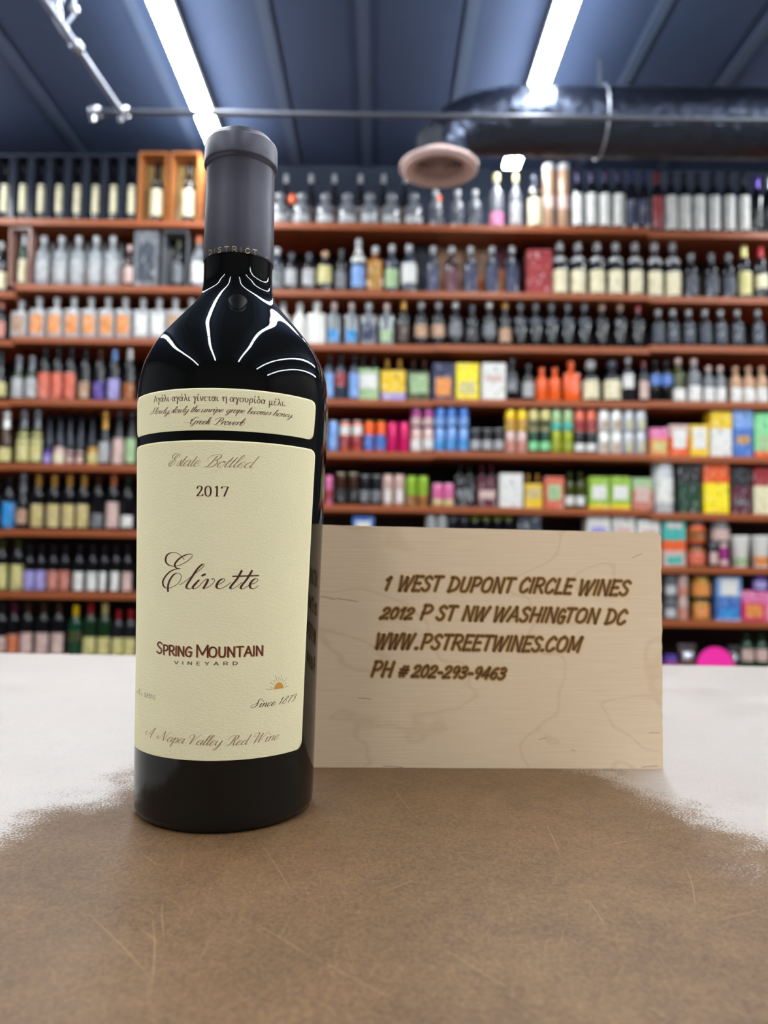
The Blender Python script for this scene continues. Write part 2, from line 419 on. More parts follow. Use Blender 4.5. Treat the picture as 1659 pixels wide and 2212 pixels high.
LOW = {
'a': (1.0, "~.75,.85 .45,1 .12,.7 .05,.25 .25,0 .5,.15 .72,.6 .78,1|~.78,1 .72,.25 .86,0 1.05,.25"),
'b': (.92, AB+".13,.35 .22,.03 .5,0 .8,.3 .82,.75 .6,1.0 .36,.85 .2,.5"),
'c': (.8, "~.7,.8 .52,1 .2,.8 .05,.35 .22,0 .5,.05 .82,.3"),
'd': (1.0, "~.75,.85 .45,1 .12,.7 .05,.25 .25,0 .5,.15 .72,.6 .78,1|~.8,2.1 .76,1.2 .72,.25 .86,0 1.05,.25"),
'e': (.8, "~.06,.4 .42,.5 .66,.8 .48,1 .2,.8 .06,.4 .15,.05 .42,0 .82,.3"),
'g': (1.0, "~.75,.85 .45,1 .12,.7 .05,.25 .25,0 .5,.15 .72,.6 .78,1|~.78,1 .74,0 .62,-.8 .35,-1 .2,-.75 .5,-.3 1.0,.2"),
'h': (.98, AB+".13,.4 .12,0|~.13,.3 .4,.85 .62,1 .73,.75 .68,.2 .82,0 1.0,.25"),
'i': (.48, "~.0,.5 .17,1 .13,.2 .28,0 .48,.25|.28,1.6 .22,1.38"),
'k': (.92, AB+".13,.4 .12,0|~.13,.4 .45,.95 .65,.9 .5,.6 .25,.5|~.25,.5 .48,.4 .6,.05 .78,.02 .95,.25"),
'l': (.5, AB+".12,.3 .28,0 .5,.25"),
'm': (1.55, "~0,.7 .15,1 .16,.6 .12,0|~.13,.3 .38,.85 .56,1 .65,.75 .6,0|~.62,.3 .88,.85 1.08,1 1.18,.75 1.14,.2 1.3,0 1.52,.25"),
'n': (.96, "~0,.7 .15,1 .16,.6 .12,0|~.13,.3 .38,.85 .58,1 .7,.75 .66,.2 .8,0 .98,.25"),
'o': (.82, "~.48,1 .18,.85 .05,.4 .2,.03 .48,.03 .7,.4 .68,.85 .48,1 .55,.8 .85,.8"),
'p': (.92, "~0,.6 .18,1.1 .16,.2 .1,-1|~.13,.3 .4,.88 .62,.95 .75,.6 .6,.08 .35,0 .2,.15"),
'r': (.66, "~0,.6 .15,1 .16,.6 .12,0|~.13,.35 .32,.85 .52,1 .62,.9 .6,.75"),
's': (.6, "~0,.2 .3,.7 .42,1.1 .46,.75 .52,.25 .32,0 .08,.1"),
't': (.5, "~.3,1.7 .2,1 .13,.25 .28,0 .5,.25|0,1.08 .46,1.08"),
'u': (1.0, "~.15,1 .08,.3 .22,0 .48,.15 .68,.6 .76,1|~.76,1 .7,.25 .84,0 1.02,.25"),
'v': (.8, "~0,.7 .17,1 .22,.6 .2,0 .5,.35 .68,.9 .85,.95"),
'w': (1.25, "~0,.7 .15,1 .14,.3 .28,0 .5,.25 .64,1|~.64,1 .6,.3 .76,0 1.0,.35 1.1,1 1.25,.95"),
'y': (1.0, "~.12,1 .08,.3 .22,0 .48,.15 .7,.6 .78,1|~.78,1 .74,0 .62,-.8 .35,-1 .2,-.75 .5,-.3 1.0,.2"),
'.': (.3, "~.1,.2 .04,.08 .1,0 .16,.08 .1,.2|.1,.2 .1,0"), ',': (.35, ".15,.08 .05,-.25"), '-': (.6, ".08,.5 .48,.5"), ' ': (.5, ""),
'E': (1.5, "~1.05,1.8 .8,2.1 .4,2.1 .15,1.75 .3,1.35 .7,1.3 1.2,1.6 1.35,1.95 1.1,2.0 .8,1.75 .65,1.35 .8,1.12 1.0,1.1|~1.0,1.1 .5,.95 .15,.5 .3,.05 .75,.1 1.1,.5 1.1,.85 .75,.8 .5,.3 .55,-.1"),
'S': (1.6, "~1.5,1.6 1.45,2.0 1.1,2.1 .85,1.7 .95,1.2 1.05,.6 .75,.1 .3,0 .05,.3 .2,.7 .6,.9 1.1,1.1"),
'G': (1.6, "~1.35,1.7 1.2,2.1 .7,2.0 .3,1.4 .1,.7 .3,.1 .75,.05 1.1,.5 1.2,1.1|~1.25,1.1 1.15,.3 .95,-.4 .6,-.6 .4,-.4|~.2,1.5 -.1,1.2 .2,.9 .6,1.1"),
'P': (1.5, "~.85,1.9 .75,1.0 .6,.2 .3,0 .1,.2|~.1,1.1 -.1,1.5 .2,1.95 .8,2.1 1.3,1.9 1.35,1.4 1.05,1.0 .7,1.05"),
'B': (1.6, "~.85,1.9 .75,1.0 .6,.2 .3,0 .1,.2|~.15,1.1 -.05,1.5 .25,1.95 .8,2.1 1.25,1.95 1.3,1.5 1.0,1.15 .75,1.15|~.8,1.15 1.25,1.05 1.4,.6 1.15,.1 .8,0 .5,.15"),
'N': (1.8, "~-.1,.9 -.3,.5 0,.2 .35,.7 .6,1.5 .7,2.1|~.7,2.1 .85,1.2 1.15,.0|~1.15,0 1.3,.9 1.5,1.8 1.75,2.1"),
'A': (1.5, "~.1,1.3 -.15,1.0 0,.5 .4,.5 .8,1.3 1.1,2.1|~1.1,2.1 1.1,1.1 1.12,.1 1.3,.0|.55,.75 1.15,.8"),
'V': (1.6, "~.35,1.2 .0,1.4 .0,1.9 .4,2.1 .65,1.7 .65,.8 .65,0|~.65,0 .95,.8 1.25,1.7 1.6,2.1"),
'R': (1.6, "~.85,1.9 .75,1.0 .6,.2 .3,0 .1,.2|~.1,1.1 -.1,1.5 .2,1.95 .8,2.1 1.25,1.95 1.3,1.5 1.0,1.1 .75,1.1|~.8,1.1 1.05,.9 1.15,.3 1.35,0 1.6,.3"),
'W': (2.1, "~.35,1.2 .0,1.4 .0,1.9 .4,2.1 .6,1.7 .6,.8 .6,0|~.6,0 .9,.9 1.15,1.9|~1.15,1.9 1.15,.9 1.2,0|~1.2,0 1.5,.9 1.8,1.8 2.1,2.1"),
'1': (.8, ".15,1.3 .5,1.7 .45,0"), '8': (.95, "~.45,.95 .2,1.2 .3,1.6 .6,1.7 .75,1.4 .5,1.0 .2,.65 .15,.2 .45,0 .75,.3 .7,.7 .45,.95"),
'7': (.85, "~.15,1.5 .3,1.7 .6,1.6 .85,1.7|~.85,1.7 .5,.9 .35,0"), '3': (.9, "~.2,1.4 .45,1.7 .75,1.5 .6,1.05 .4,.95|~.4,.95 .75,.8 .7,.3 .4,0 .1,.15")}
GREEK = {
'Α': (1.3, "0,0 .6,1.5 1.2,0|.25,.5 .95,.5|-.1,0 .2,0|1.0,0 1.35,0"), 'γ': (.85, "~0,.8 .2,1 .4,.55 .48,0 .42,-.6 .36,-.6 .42,0 .8,1"),
'α': (.98, "~.88,1 .7,.35 .42,0 .15,.1 .05,.5 .2,.9 .42,1 .62,.75 .72,.2 .95,.03"), 'λ': (.98, "~.08,1.45 .28,1.55 .48,1 .8,.1 .98,.05|.5,.95 .1,0"),
'ι': (.5, "~.15,1 .15,.25 .28,0 .48,.15"), 'ν': (.9, "0,.97 .2,.97|.18,1 .45,0|~.45,0 .8,.6 .78,1"), 'ε': (.78, "~.68,.82 .42,1 .15,.8 .38,.55|~.38,.55 .08,.3 .3,0 .7,.15"),
'τ': (.85, "~0,.78 .15,.95 .85,.95|~.42,.95 .4,.25 .52,.0 .7,.12"), 'η': (.9, "~0,.8 .14,1 .2,.8 .2,0|~.2,.65 .5,1 .68,.8 .68,-.55"),
'ο': (.9, "~.42,1 .15,.85 .06,.5 .15,.13 .42,0 .7,.13 .78,.5 .7,.85 .42,1"), 'υ': (.92, "~0,.85 .14,1 .17,.35 .42,0 .74,.3 .78,.75 .66,1"),
'ρ': (.9, "~.1,-.6 .12,.5 .4,1 .72,.8 .74,.25 .42,0 .13,.2"), 'δ': (.9, "~.68,1.45 .42,1.6 .3,1.35 .66,.85 .76,.35 .42,0 .1,.4 .3,.85 .55,.92"),
'μ': (1.0, ".16,1 .1,-.6|~.14,.3 .35,0 .68,.35|~.7,1 .7,.2 .8,.0 .98,.1"), '-': (.6, ".1,.45 .5,.45"), '.': (.35, "~.1,.2 .03,.1 .1,0 .17,.1 .1,.2|.1,.2 .1,0"), ' ': (.5, "")}
for a, b in (('ά', 'α'), ('ί', 'ι'), ('έ', 'ε')):
    GREEK[a] = (GREEK[b][0], GREEK[b][1] + {'α': "|.45,1.25 .6,1.65", 'ι': "|.15,1.25 .3,1.65", 'ε': "|.42,1.25 .56,1.65"}[b])
SERIF = {k: CAPS[k] for k in '0VINEYARD'}
SERIF['2'] = (.6, "~.06,.74 .14,.93 .3,1 .48,.9 .48,.68 .28,.32 .04,.0|.04,.04 .56,.04|.56,.04 .6,.2")
SERIF['0'] = (.66, "~.3,1 .1,.85 .04,.5 .1,.15 .3,0 .5,.15 .56,.5 .5,.85 .3,1")
SERIF['1'] = (.5, ".1,.88 .28,1 .28,0|.12,.02 .46,.02")
SERIF['7'] = (.62, ".04,.97 .58,.97|.04,.97 .02,.78|.58,.97 .24,0")

def strokes_of(text, font, spacing=.1, shear=0.0):
    out = []; x = 0.0
    for ch in text:
        wd, s = font[ch]
        for st in s.split('|'):
            if not st: continue
            sm = st.startswith('~'); pts = [tuple(map(float, p.split(','))) for p in st.lstrip('~').split()]
            pts = [(x+a, b) for a, b in pts]
            out.append((sm, [(a + shear*b, b) for a, b in pts]))
        x += wd + spacing
    return out
def catmull(P, k=6):
    out = []
    P = [Vector(p) for p in P]
    closed = (P[0]-P[-1]).length < 1e-6
    n = len(P)
    for i in range(n-1):
        p0 = P[i-1] if i else (P[-2] if closed else P[0]); p1 = P[i]; p2 = P[i+1]; p3 = P[i+2] if i+2 < n else (P[1] if closed else P[-1])
        for j in range(k):
            t = j/k
            out.append(0.5*((2*p1)+(p2-p0)*t+(2*p0-5*p1+4*p2-p3)*t*t+(-p0+3*p1-3*p2+p3)*t**3))
    out.append(P[-1]); return out
def ribbon(bm, strokes, lift, wthin, wthick, pen):
    """strokes: 2-D points in metres on the surface, lift(u, v, layer) -> local 3-D"""
    def wof(d):
        if pen in ('uni', 'nib0'): return wthick
        if pen == 'nib': return wthin + (wthick-wthin)*abs(d.y)**1.3
        return wthin + (wthick-wthin)*max(0, -d.y)**1.2
    def disc(c, r):
        vs = [bm.verts.new(lift(c.x+r*math.cos(k*math.pi/4), c.y+r*math.sin(k*math.pi/4))) for k in range(8)]
        bm.faces.new(vs)
    for sm, pts in strokes:
        runs = [catmull(pts)] if (sm and len(pts) > 2) else [[Vector(a), Vector(b)] for a, b in zip(pts, pts[1:])]
        for P in runs:
            if not sm:
                n = max(1, int((P[1]-P[0]).length/0.003)); P = [P[0].lerp(P[1], i/n) for i in range(n+1)]
            prev = None
            for i, p in enumerate(P):
                d = (P[min(i+1, len(P)-1)] - P[max(i-1, 0)])
                if d.length < 1e-9: continue
                d.normalize(); hw = wof(d)/2; nn = Vector((-d.y, d.x))*hw
                cur = (bm.verts.new(lift(p.x+nn.x, p.y+nn.y)), bm.verts.new(lift(p.x-nn.x, p.y-nn.y)))
                if prev: bm.faces.new((prev[0], prev[1], cur[1], cur[0]))
                prev = cur
            if pen == 'uni':
                disc(P[0], wthick/2); disc(P[-1], wthick/2)
class Ink:
    def __init__(s): s.bm = bmesh.new()
RREF = .040
def b_lift(off, rr=None):
    return lambda u, v: bpt(u/RREF, v, off, rr) - AX
def word(bm, text, font, p0, p1, hpx, inv, lift, wthin, wthick, pen, spacing=.1, shear=0.0, capu=1.0):
    """fit a word between surface points seen at p0 and p1 (baseline ends); hpx = cap height in photo pixels"""
    st = strokes_of(text, font, spacing, shear)
    xs = [a for _, P in st for a, _ in P]; x0, x1 = min(xs), max(xs)
    u0, v0 = inv(*p0); u1, v1 = inv(*p1)
    um, vm = inv((p0[0]+p1[0])/2, (p0[1]+p1[1])/2); _, vt = inv((p0[0]+p1[0])/2, (p0[1]+p1[1])/2 - hpx)
    h = (vt - vm)/capu
    S = []
    for sm, P in st:
        S.append((sm, [(u0+(u1-u0)*(a-x0)/(x1-x0), v0+(v1-v0)*(a-x0)/(x1-x0)+b*h) for a, b in P]))
    ribbon(bm, S, lift, wthin, wthick, pen)
def c1(x, y): return (270+x/3.858, 820+y/3.858)
def c2(x, y): return (270+x/3.858, 1150+y/3.858)
def c3(x, y): return (270+x/3.6867, 250+y/3.6867)
def c4(x, y): return (680+x/2.127, 1120+y/2.127)
def binv2(px, py):
    th, z = binv(px, py); return th*RREF, z
K = 1/3.858
INK_OFF = .00026
lift = b_lift(INK_OFF)
mm = .001
# proverb label
bm = bmesh.new()
for t, x0, y0, x1, y1 in (("Αγάλι-αγάλι", 243, 192, 545, 179), ("γίνεται", 570, 178, 780, 179), ("η", 810, 181, 845, 182), ("αγουρίδα", 877, 183, 1168, 204), ("μέλι.", 1200, 212, 1330, 222)):
    word(bm, t, GREEK, c1(x0, y0), c1(x1, y1), 36*K, binv2, lift, .00012, .00034, 'nib', .12)
for t, x0, y0, x1, y1 in (("Slowly,", 215, 289, 375, 283), ("slowly", 388, 278, 535, 273), ("the", 553, 272, 628, 271), ("unripe", 640, 272, 822, 273), ("grape", 838, 274, 1000, 281), ("becomes", 1018, 285, 1215, 298), ("honey.", 1230, 301, 1392, 318)):
    word(bm, t, LOW, c1(x0, y0), c1(x1, y1), 25*K, binv2, lift, .00011, .00032, 'press', .0, .45)
for t, x0, y0, x1, y1 in (("--", 492, 372, 537, 373), ("Greek", 545, 372, 720, 374), ("Proverb", 742, 376, 1003, 384)):
    word(bm, t, LOW, c1(x0, y0), c1(x1, y1), 28*K, binv2, lift, .00012, .00036, 'press', .0, .45)
obj('proverb_lettering', bm, mat((96, 52, 38), .6), uplab)
# front label
bm = bmesh.new()
for t, x0, y0, x1, y1 in (("Estate", 368, 722, 628, 727), ("Bottled", 658, 730, 1115, 742)):
    word(bm, t, LOW, c1(x0, y0), c1(x1, y1), 50*K, binv2, lift, .00011, .00040, 'press', .0, .5)
obj('estate_lettering', bm, mat((142, 118, 72), .5), lowlab)
bm = bmesh.new()
word(bm, "2017", SERIF, c1(600, 972), c1(858, 977), 86*K, binv2, lift, .00020, .00066, 'nib', .17)
# the large script name, drawn stroke by stroke
EL = [
 "497,228 470,195 435,172 395,168 358,186 342,222 352,258 390,280 445,277 505,250 550,215 563,190 545,180 508,188 462,212 430,245 418,272 432,296 466,303",
 "466,303 425,306 375,330 335,375 319,415 328,450 352,464 392,458 440,430 466,395 470,358 448,340 412,350 380,392 363,440 362,495",
 "455,440 515,400 590,340 645,295 661,270 645,267 605,305 555,380 520,435 516,460 538,470 580,448 622,395",
 "622,395 590,425 568,455 580,470 615,452 650,412 680,388", "680,388 692,395 680,425 652,470", "652,470 690,458 728,430 748,402 740,386 722,390",
 "765,440 800,425 830,402 822,386 790,400 766,435 768,462 800,468 845,445 885,415",
 "975,315 935,385 890,440 878,462 895,470 935,448 975,415", "1060,315 1018,385 975,440 964,462 980,471 1020,448 1055,425",
 "1050,432 1088,418 1106,398 1092,385 1062,400 1040,435 1046,462 1075,468 1112,443"]
S = []
for s in EL:
    P = [binv2(*c2(*map(float, p.split(',')))) for p in s.split()]
    S.append((True, P))
ribbon(bm, S, lift, .00022, .00095, 'press')
ribbon(bm, [(False, [binv2(*c2(645, 360)), binv2(*c2(668, 350))])], lift, .0005, .0008, 'uni')
ribbon(bm, [(False, [binv2(*c2(898, 366)), binv2(*c2(1112, 360))])], lift, .0005, .0005, 'uni')
for t, x0, y0, x1, y1 in (("Since", 1047, 1462, 1252, 1440), ("1873", 1283, 1433, 1425, 1398)):
    word(bm, t, LOW, c2(x0, y0), c2(x1, y1), 32*K, binv2, lift, .00014, .0004, 'press', .05, .45)
obj('name_lettering', bm, mat((70, 24, 24), .5), lowlab, kind='stuff')
def spring(bm, dx, off, dy=0):
    L_ = b_lift(off)
    for t, x0, y0, x1, y1, h in (("S", 268, 1004, 308, 1007, 92), ("PRING", 322, 1017, 556, 1034, 80), ("M", 600, 1037, 688, 1040, 100), ("OUNTAIN", 700, 1038, 1140, 1024, 82)):
        word(bm, t, CAPS, c2(x0+dx, y0+dy), c2(x1+dx, y1+dy), h*K, binv2, L_, .0005, .00058, 'uni', .1)
bm = bmesh.new(); spring(bm, 7, INK_OFF - .00003, 3)
obj('letter_shadow', bm, mat((178, 118, 72), .5), lowlab, label='copper edging behind the capitals')
bm = bmesh.new(); spring(bm, 0, INK_OFF)
obj('estate_name_capitals', bm, mat((86, 34, 22), .5), lowlab)
bm = bmesh.new()
word(bm, "VINEYARD", SERIF, c2(415, 1097), c2(935, 1104), 28*K, binv2, lift, .00022, .00046, 'nib', .62)
word(bm, "08510", CAPS, c2(167, 1368), c2(256, 1392), 34*K, binv2, lift, .0002, .0002, 'uni', .12)
word(bm, "N", LOW, c2(108, 1340), c2(140, 1354), 24*K, binv2, lift, .0001, .0003, 'press', 0, .4)
word(bm, "o.", LOW, c2(130, 1356), c2(152, 1362), 18*K, binv2, lift, .0001, .0003, 'press', 0, .4)
obj('small_lettering', bm, mat((112, 88, 66), .5), lowlab)
bm = bmesh.new()
for t, x0, y0, x1, y1 in (("A", 178, 1702, 258, 1712), ("Napa", 272, 1725, 500, 1760), ("Valley", 538, 1766, 812, 1774), ("Red", 845, 1776, 1050, 1765), ("Wine", 1072, 1756, 1283, 1722)):
    word(bm, t, LOW, c2(x0, y0), c2(x1, y1), 40*K, binv2, lift, .00011, .00042, 'press', .0, .45)
obj('wine_type_lettering', bm, mat((146, 112, 78), .5), lowlab)
# rising sun emblem
bm = bmesh.new()
u0, v0 = binv2(*c2(1234, 1307)); u1, v1 = binv2(*c2(1322, 1299)); cu, cv = (u0+u1)/2, (v0+v1)/2; R_ = .00235
for k in range(12):
    t = (k + .5)/12; hw_ = R_*math.sqrt(1 - t*t)
    ribbon(bm, [(False, [(cu-hw_, cv+R_*1.12*t), (cu, cv+R_*1.12*t)]), (False, [(cu, cv+R_*1.12*t), (cu+hw_, cv+R_*1.12*t)])], lift, R_/9.5, R_/9.5, 'nib0')
obj('sun_emblem', bm, mat((206, 150, 62), .4), lowlab, label='golden half sun')
bm = bmesh.new()
for k, a in enumerate((6, 24, 42, 60, 75, 92, 110, 128, 148, 170)):
    a = math.radians(a); r0 = R_*1.25; r1 = R_*(1.75 if k % 2 else 2.15)
    ribbon(bm, [(False, [(cu+r0*math.cos(a), cv+r0*math.sin(a)*1.15), (cu+r1*math.cos(a), cv+r1*math.sin(a)*1.15)])], lift, .0001, .00017, 'uni')
ribbon(bm, [(False, [binv2(*c2(1172, 1309)), binv2(*c2(1232, 1307))])], lift, .0001, .00012, 'uni')
obj('sun_rays', bm, mat((132, 112, 84), .5), lowlab)
# gilt capsule lettering
bm = bmesh.new()
RC = .0159
def cinv(px, py):
    th, z = binv(px, py, RC); return th*RREF, z
_, zc_ = cinv(*c3(860, 1083))
clift = lambda u, v: bpt(u/RREF, v, .0, RC + .00012) - AX
u0, _ = cinv(*c3(668, 1100)); u1, _ = cinv(*c3(1049, 1105))
st = strokes_of("DISTRICT", CAPS, .42); xs = [a for _, P in st for a, _ in P]; x0, x1 = min(xs), max(xs)
_, zt_ = cinv(*c3(860, 1043)); hh = zt_ - zc_
ribbon(bm, [(sm, [(u0+(u1-u0)*(a-x0)/(x1-x0), zc_+b*hh) for a, b in P]) for sm, P in st], clift, .0003, .00030*RREF/RC*.55, 'uni')
u2, _ = cinv(*c3(1122, 1110)); ribbon(bm, [(False, [(u2, zc_+hh*.3), (u2+.0003, zc_+hh*.35)])], clift, .0005, .0007, 'uni')
obj('capsule_lettering', bm, mat((190, 165, 115), .35, .6), bottle, label='gilt capital letters on the capsule')

# ------------------------------------------------------------------ wooden box with burnt lettering
A_ = at_z(1432, 1661, ZT); B_ = at_z(640, 1657.5, ZT)
bd = (A_ - B_); BW = bd.length; bd.normalize(); bn = Vector((bd.y, -bd.x, 0))      # bn towards the camera
def on_board(px, py):
    d = ray(px, py); t = (B_ - CAM).dot(bn)/d.dot(bn); P = CAM + d*t
    return (P - B_).dot(bd), P.z - ZT
_, HB1 = on_board(1420, 1151); _, HB0 = on_board(705, 1134)
HB = (HB0 + HB1)/2
print('board', BW, HB0, HB1)
def ply_mat():
    m = bpy.data.materials.new('birch'); m.use_nodes = True
    nt = m.node_tree; N = nt.nodes; L = nt.links; b = N['Principled BSDF']
    tc = N.new('ShaderNodeTexCoord')
    mp = N.new('ShaderNodeMapping'); mp.inputs['Scale'].default_value = (1, 1, 22); L.new(tc.outputs['Object'], mp.inputs['Vector'])
    n = N.new('ShaderNodeTexNoise'); n.inputs['Scale'].default_value = 40; n.inputs['Detail'].default_value = 5; L.new(mp.outputs[0], n.inputs['Vector'])
    r = N.new('ShaderNodeValToRGB'); r.color_ramp.elements[0].position = .3; r.color_ramp.elements[1].position = .7
    r.color_ramp.elements[0].color = lin((229, 202, 168)); r.color_ramp.elements[1].color = lin((234, 209, 176)); L.new(n.outputs['Fac'], r.inputs['Fac'])
    # cathedral figure: contour lines of a smooth field
    mp2 = N.new('ShaderNodeMapping'); mp2.inputs['Scale'].default_value = (.75, 1, 1.25); mp2.inputs['Location'].default_value = (.31, 0, .07); L.new(tc.outputs['Object'], mp2.inputs['Vector'])
    n2 = N.new('ShaderNodeTexNoise'); n2.inputs['Scale'].default_value = 9; n2.inputs['Detail'].default_value = 3; n2.inputs['Roughness'].default_value = .55; n2.inputs['Distortion'].default_value = .3
    L.new(mp2.outputs[0], n2.inputs['Vector'])
    r2 = N.new('ShaderNodeValToRGB'); cr = r2.color_ramp
    cr.elements[0].position = 0; cr.elements[0].color = (0, 0, 0, 1); cr.elements[1].position = 1; cr.elements[1].color = (0, 0, 0, 1)
    for p, v in ((.405, 0), (.412, .9), (.420, 0), (.538, 0), (.544, .8), (.552, 0)):
        e = cr.elements.new(p); e.color = (v, v, v, 1)
    L.new(n2.outputs['Fac'], r2.inputs['Fac'])
    mx = N.new('ShaderNodeMix'); mx.data_type = 'RGBA'; L.new(r.outputs[0], mx.inputs['A']); mx.inputs['B'].default_value = lin((186, 148, 104))
    ml = N.new('ShaderNodeMath'); ml.operation = 'MULTIPLY'; ml.inputs[1].default_value = .30; L.new(r2.outputs[0], ml.inputs[0]); L.new(ml.outputs[0], mx.inputs['Factor'])
    L.new(mx.outputs['Result'], b.inputs['Base Color']); b.inputs['Roughness'].default_value = .6; b.inputs['Specular IOR Level'].default_value = .3
    bp = N.new('ShaderNodeBump'); bp.inputs['Strength'].default_value = .15; bp.inputs['Distance'].default_value = .0006; L.new(n.outputs['Fac'], bp.inputs['Height']); L.new(bp.outputs[0], b.inputs['Normal'])
    return m
m_ply = ply_mat()
crate = empty('wooden_box', (B_.x, B_.y, ZT), 'pale birch plywood box with burnt lettering, standing behind the wine bottle', 'box', rotz=math.atan2(bd.y, bd.x))
BDEP = .042; TH = .006
# front panel outline with rounded upper corners and a slightly rough edge
def panel(bm, y0, y1):
    rs = random.Random(3); P = []
    rcn = .0028
    def seg(a, b, n, jit):
        for i in range(n):
            t = i/n; P.append((a[0]+(b[0]-a[0])*t + jit[0]*(rs.random()-.5), a[1]+(b[1]-a[1])*t + jit[1]*(rs.random()-.5)))
    dz = (HB1-HB0)*.5
    hl, hr = HB - dz*1.1, HB + dz
    seg((0, 0), (BW, 0), 24, (0, .0000)); seg((BW, 0), (BW, hr-rcn), 40, (.0005, 0))
    for k in range(5): a = math.pi/2*k/5; P.append((BW-rcn+rcn*math.cos(a), hr-rcn+rcn*math.sin(a)))
    seg((BW-rcn, hr), (rcn, hl), 30, (0, .0002))
    for k in range(5): a = math.pi/2+math.pi/2*k/5; P.append((rcn+rcn*math.cos(a), hl-rcn+rcn*math.sin(a)))
    seg((0, hl-rcn), (0, 0), 10, (0, 0))
    f0 = [bm.verts.new((x, y0, z)) for x, z in P]; f1 = [bm.verts.new((x, y1, z)) for x, z in P]
    bm.faces.new(f0); bm.faces.new(list(reversed(f1)))
    for i in range(len(P)): j = (i+1) % len(P); bm.faces.new((f0[i], f1[i], f1[j], f0[j]))
bm = bmesh.new(); panel(bm, 0, TH); obj('front_panel', bm, m_ply, crate)
HI = HB - .0035
obj('back_panel', box(.001, BW-.001, BDEP-TH, BDEP, .0, HI), m_ply, crate)
obj('top_panel', box(.001, BW-.0012, TH+.0002, BDEP-TH-.0002, HI-TH, HI), m_ply, crate)
obj('base_panel', box(.001, BW-.001, TH+.0002, BDEP-TH-.0002, 0, TH), m_ply, crate)
for x in (.001, BW-TH-.0012): obj('side_panel', box(x, x+TH, TH+.0002, BDEP-TH-.0002, TH+.0001, HI-TH-.0001), m_ply, crate)
WORDS = [("1", 328, 327, 350, 327, 60), ("WEST", 390, 330, 592, 332, 70), ("DUPONT", 613, 334, 924, 339, 68), ("CIRCLE", 945, 338, 1194, 345, 70), ("WINES", 1219, 348, 1450, 352, 70),
         ("2012", 303, 458, 455, 460, 50), ("P", 488, 462, 540, 463, 68), ("ST", 560, 465, 658, 467, 68), ("NW", 680, 467, 806, 468, 66), ("WASHIN", 828, 470, 1118, 475, 68), ("G", 1118, 480, 1150, 481, 68), ("TON", 1162, 475, 1310, 479, 66), ("DC", 1335, 483, 1435, 486, 70),
         ("WWW", 285, 596, 462, 597, 72), (".", 463, 597, 470, 597, 40), ("PSTREETWINES", 490, 598, 1045, 610, 70), (".", 1040, 606, 1048, 606, 40), ("COM", 1065, 609, 1228, 612, 70),
         ("PH", 262, 724, 364, 726, 72), ("#", 390, 724, 428, 725, 48), ("202-293-9463", 447, 726, 878, 738, 54)]
K4 = 1/2.127
def board_text(off, wd, name, m, label=None):
    bm = bmesh.new(); L_ = lambda u, v: Vector((u, -off, v))
    for t, x0, y0, x1, y1, h in WORDS:
        word(bm, t, CAPS, c4(x0, y0), c4(x1, y1), h*.92*K4, on_board, L_, wd, wd, 'uni', .14, .32)
    obj(name, bm, m, crate, label=label)
board_text(.00006, .0027, 'scorch_halo', mat((212, 178, 128), .7), 'tan scorching round the letters')
board_text(.00010, .0018, 'scorch_ring', mat((170, 128, 72), .7))
board_text(.00014, .00098, 'burnt_lettering', mat((104, 72, 36), .8), 'dark brown burnt capital letters')
# knots and flecks in the veneer
bm = bmesh.new()
for x, z_, a, l in ((60, 365, -10, 70), (150, 375, -8, 100), (1480, 172, 25, 50), (1045, 1013, 15, 35), (1185, 1066, -5, 22), (230, 828, -4, 60), (1560, 985, 0, 50), (360, 1140, -4, 90), (1540, 1140, 4, 70)):
    u, v = on_board(*c4(x, z_)); ll = l*K4/1640*.41; a = math.radians(a)
    ribbon(bm, [(True, [(u-ll/2*math.cos(a), v-ll/2*math.sin(a)), (u, v+.0001), (u+ll/2*math.cos(a), v+ll/2*math.sin(a))])], lambda p, q: Vector((p, -.00006, q)), .0003, .0011, 'press')
obj('grain_flecks', bm, mat((168, 138, 104), .8), crate, kind='stuff')
#SHELVES
# ------------------------------------------------------------------ ducts, pipes and the vent near the ceiling
def noisy_metal(col, rough, bscale, bump):
    return mat(col, rough, 0.9, bump=bump, bscale=bscale, vary=.15, vscale=14)
m_foil = noisy_metal((66, 72, 88), .34, 16, 1.0)
YD = 3.85
pd0 = at_y(1040, 262, YD); RD = .168
duct = empty('air_duct', pd0, 'silver flexible air duct with a crinkled foil skin running under the ceiling at right', 'duct')
P = [Vector((2.0, .01, .01)), Vector((1.6, .01, .01)), Vector((1.0, 0, 0)), Vector((.35, 0, 0)), Vector((.12, 0, -.005)), Vector((-.05, 0, -.03)), Vector((-.16, -.01, -.1)), Vector((-.205, -.02, -.2))]
pth = []
for i in range(len(P)-1):
    n = 40 if i < 3 else 8
    for j in range(n): pth.append(catmull([P[max(i-1,0)], P[i], P[i+1], P[min(i+2,len(P)-1)]], n)[n+j] if 0 < i < len(P)-2 else P[i].lerp(P[i+1], j/n))
pth.append(P[-1])
rad = []
for i in range(len(pth)):
    t = max(0, (i - len(pth) + 26)/26)
    rad.append((RD*(1-.32*t))*(1 + (.022 if i % 2 else -.012)))
obj('duct_hose', tube(pth, rad, 28), m_foil, duct, smooth=True)
for k, xx in enumerate((.62, 1.6)):
    obj('duct_hanger', tube([(xx, RD*1.06*math.sin(a), RD*1.06*math.cos(a)) for a in [2*math.pi*i/20 for i in range(21)]], .006, 6), mat((170, 175, 185), .4, .7), duct)
    obj('hanger_rod', box(xx-.006, xx+.006, -.006, .006, RD*1.07+.002, CEIL-pd0.z-.001), mat((120, 125, 135), .4, .7), duct)
pv = at_y(948, 362, YD - .02)
vent = empty('ceiling_diffuser', pv, 'round pinkish white air diffuser hanging from the end of the silver duct', 'air vent')
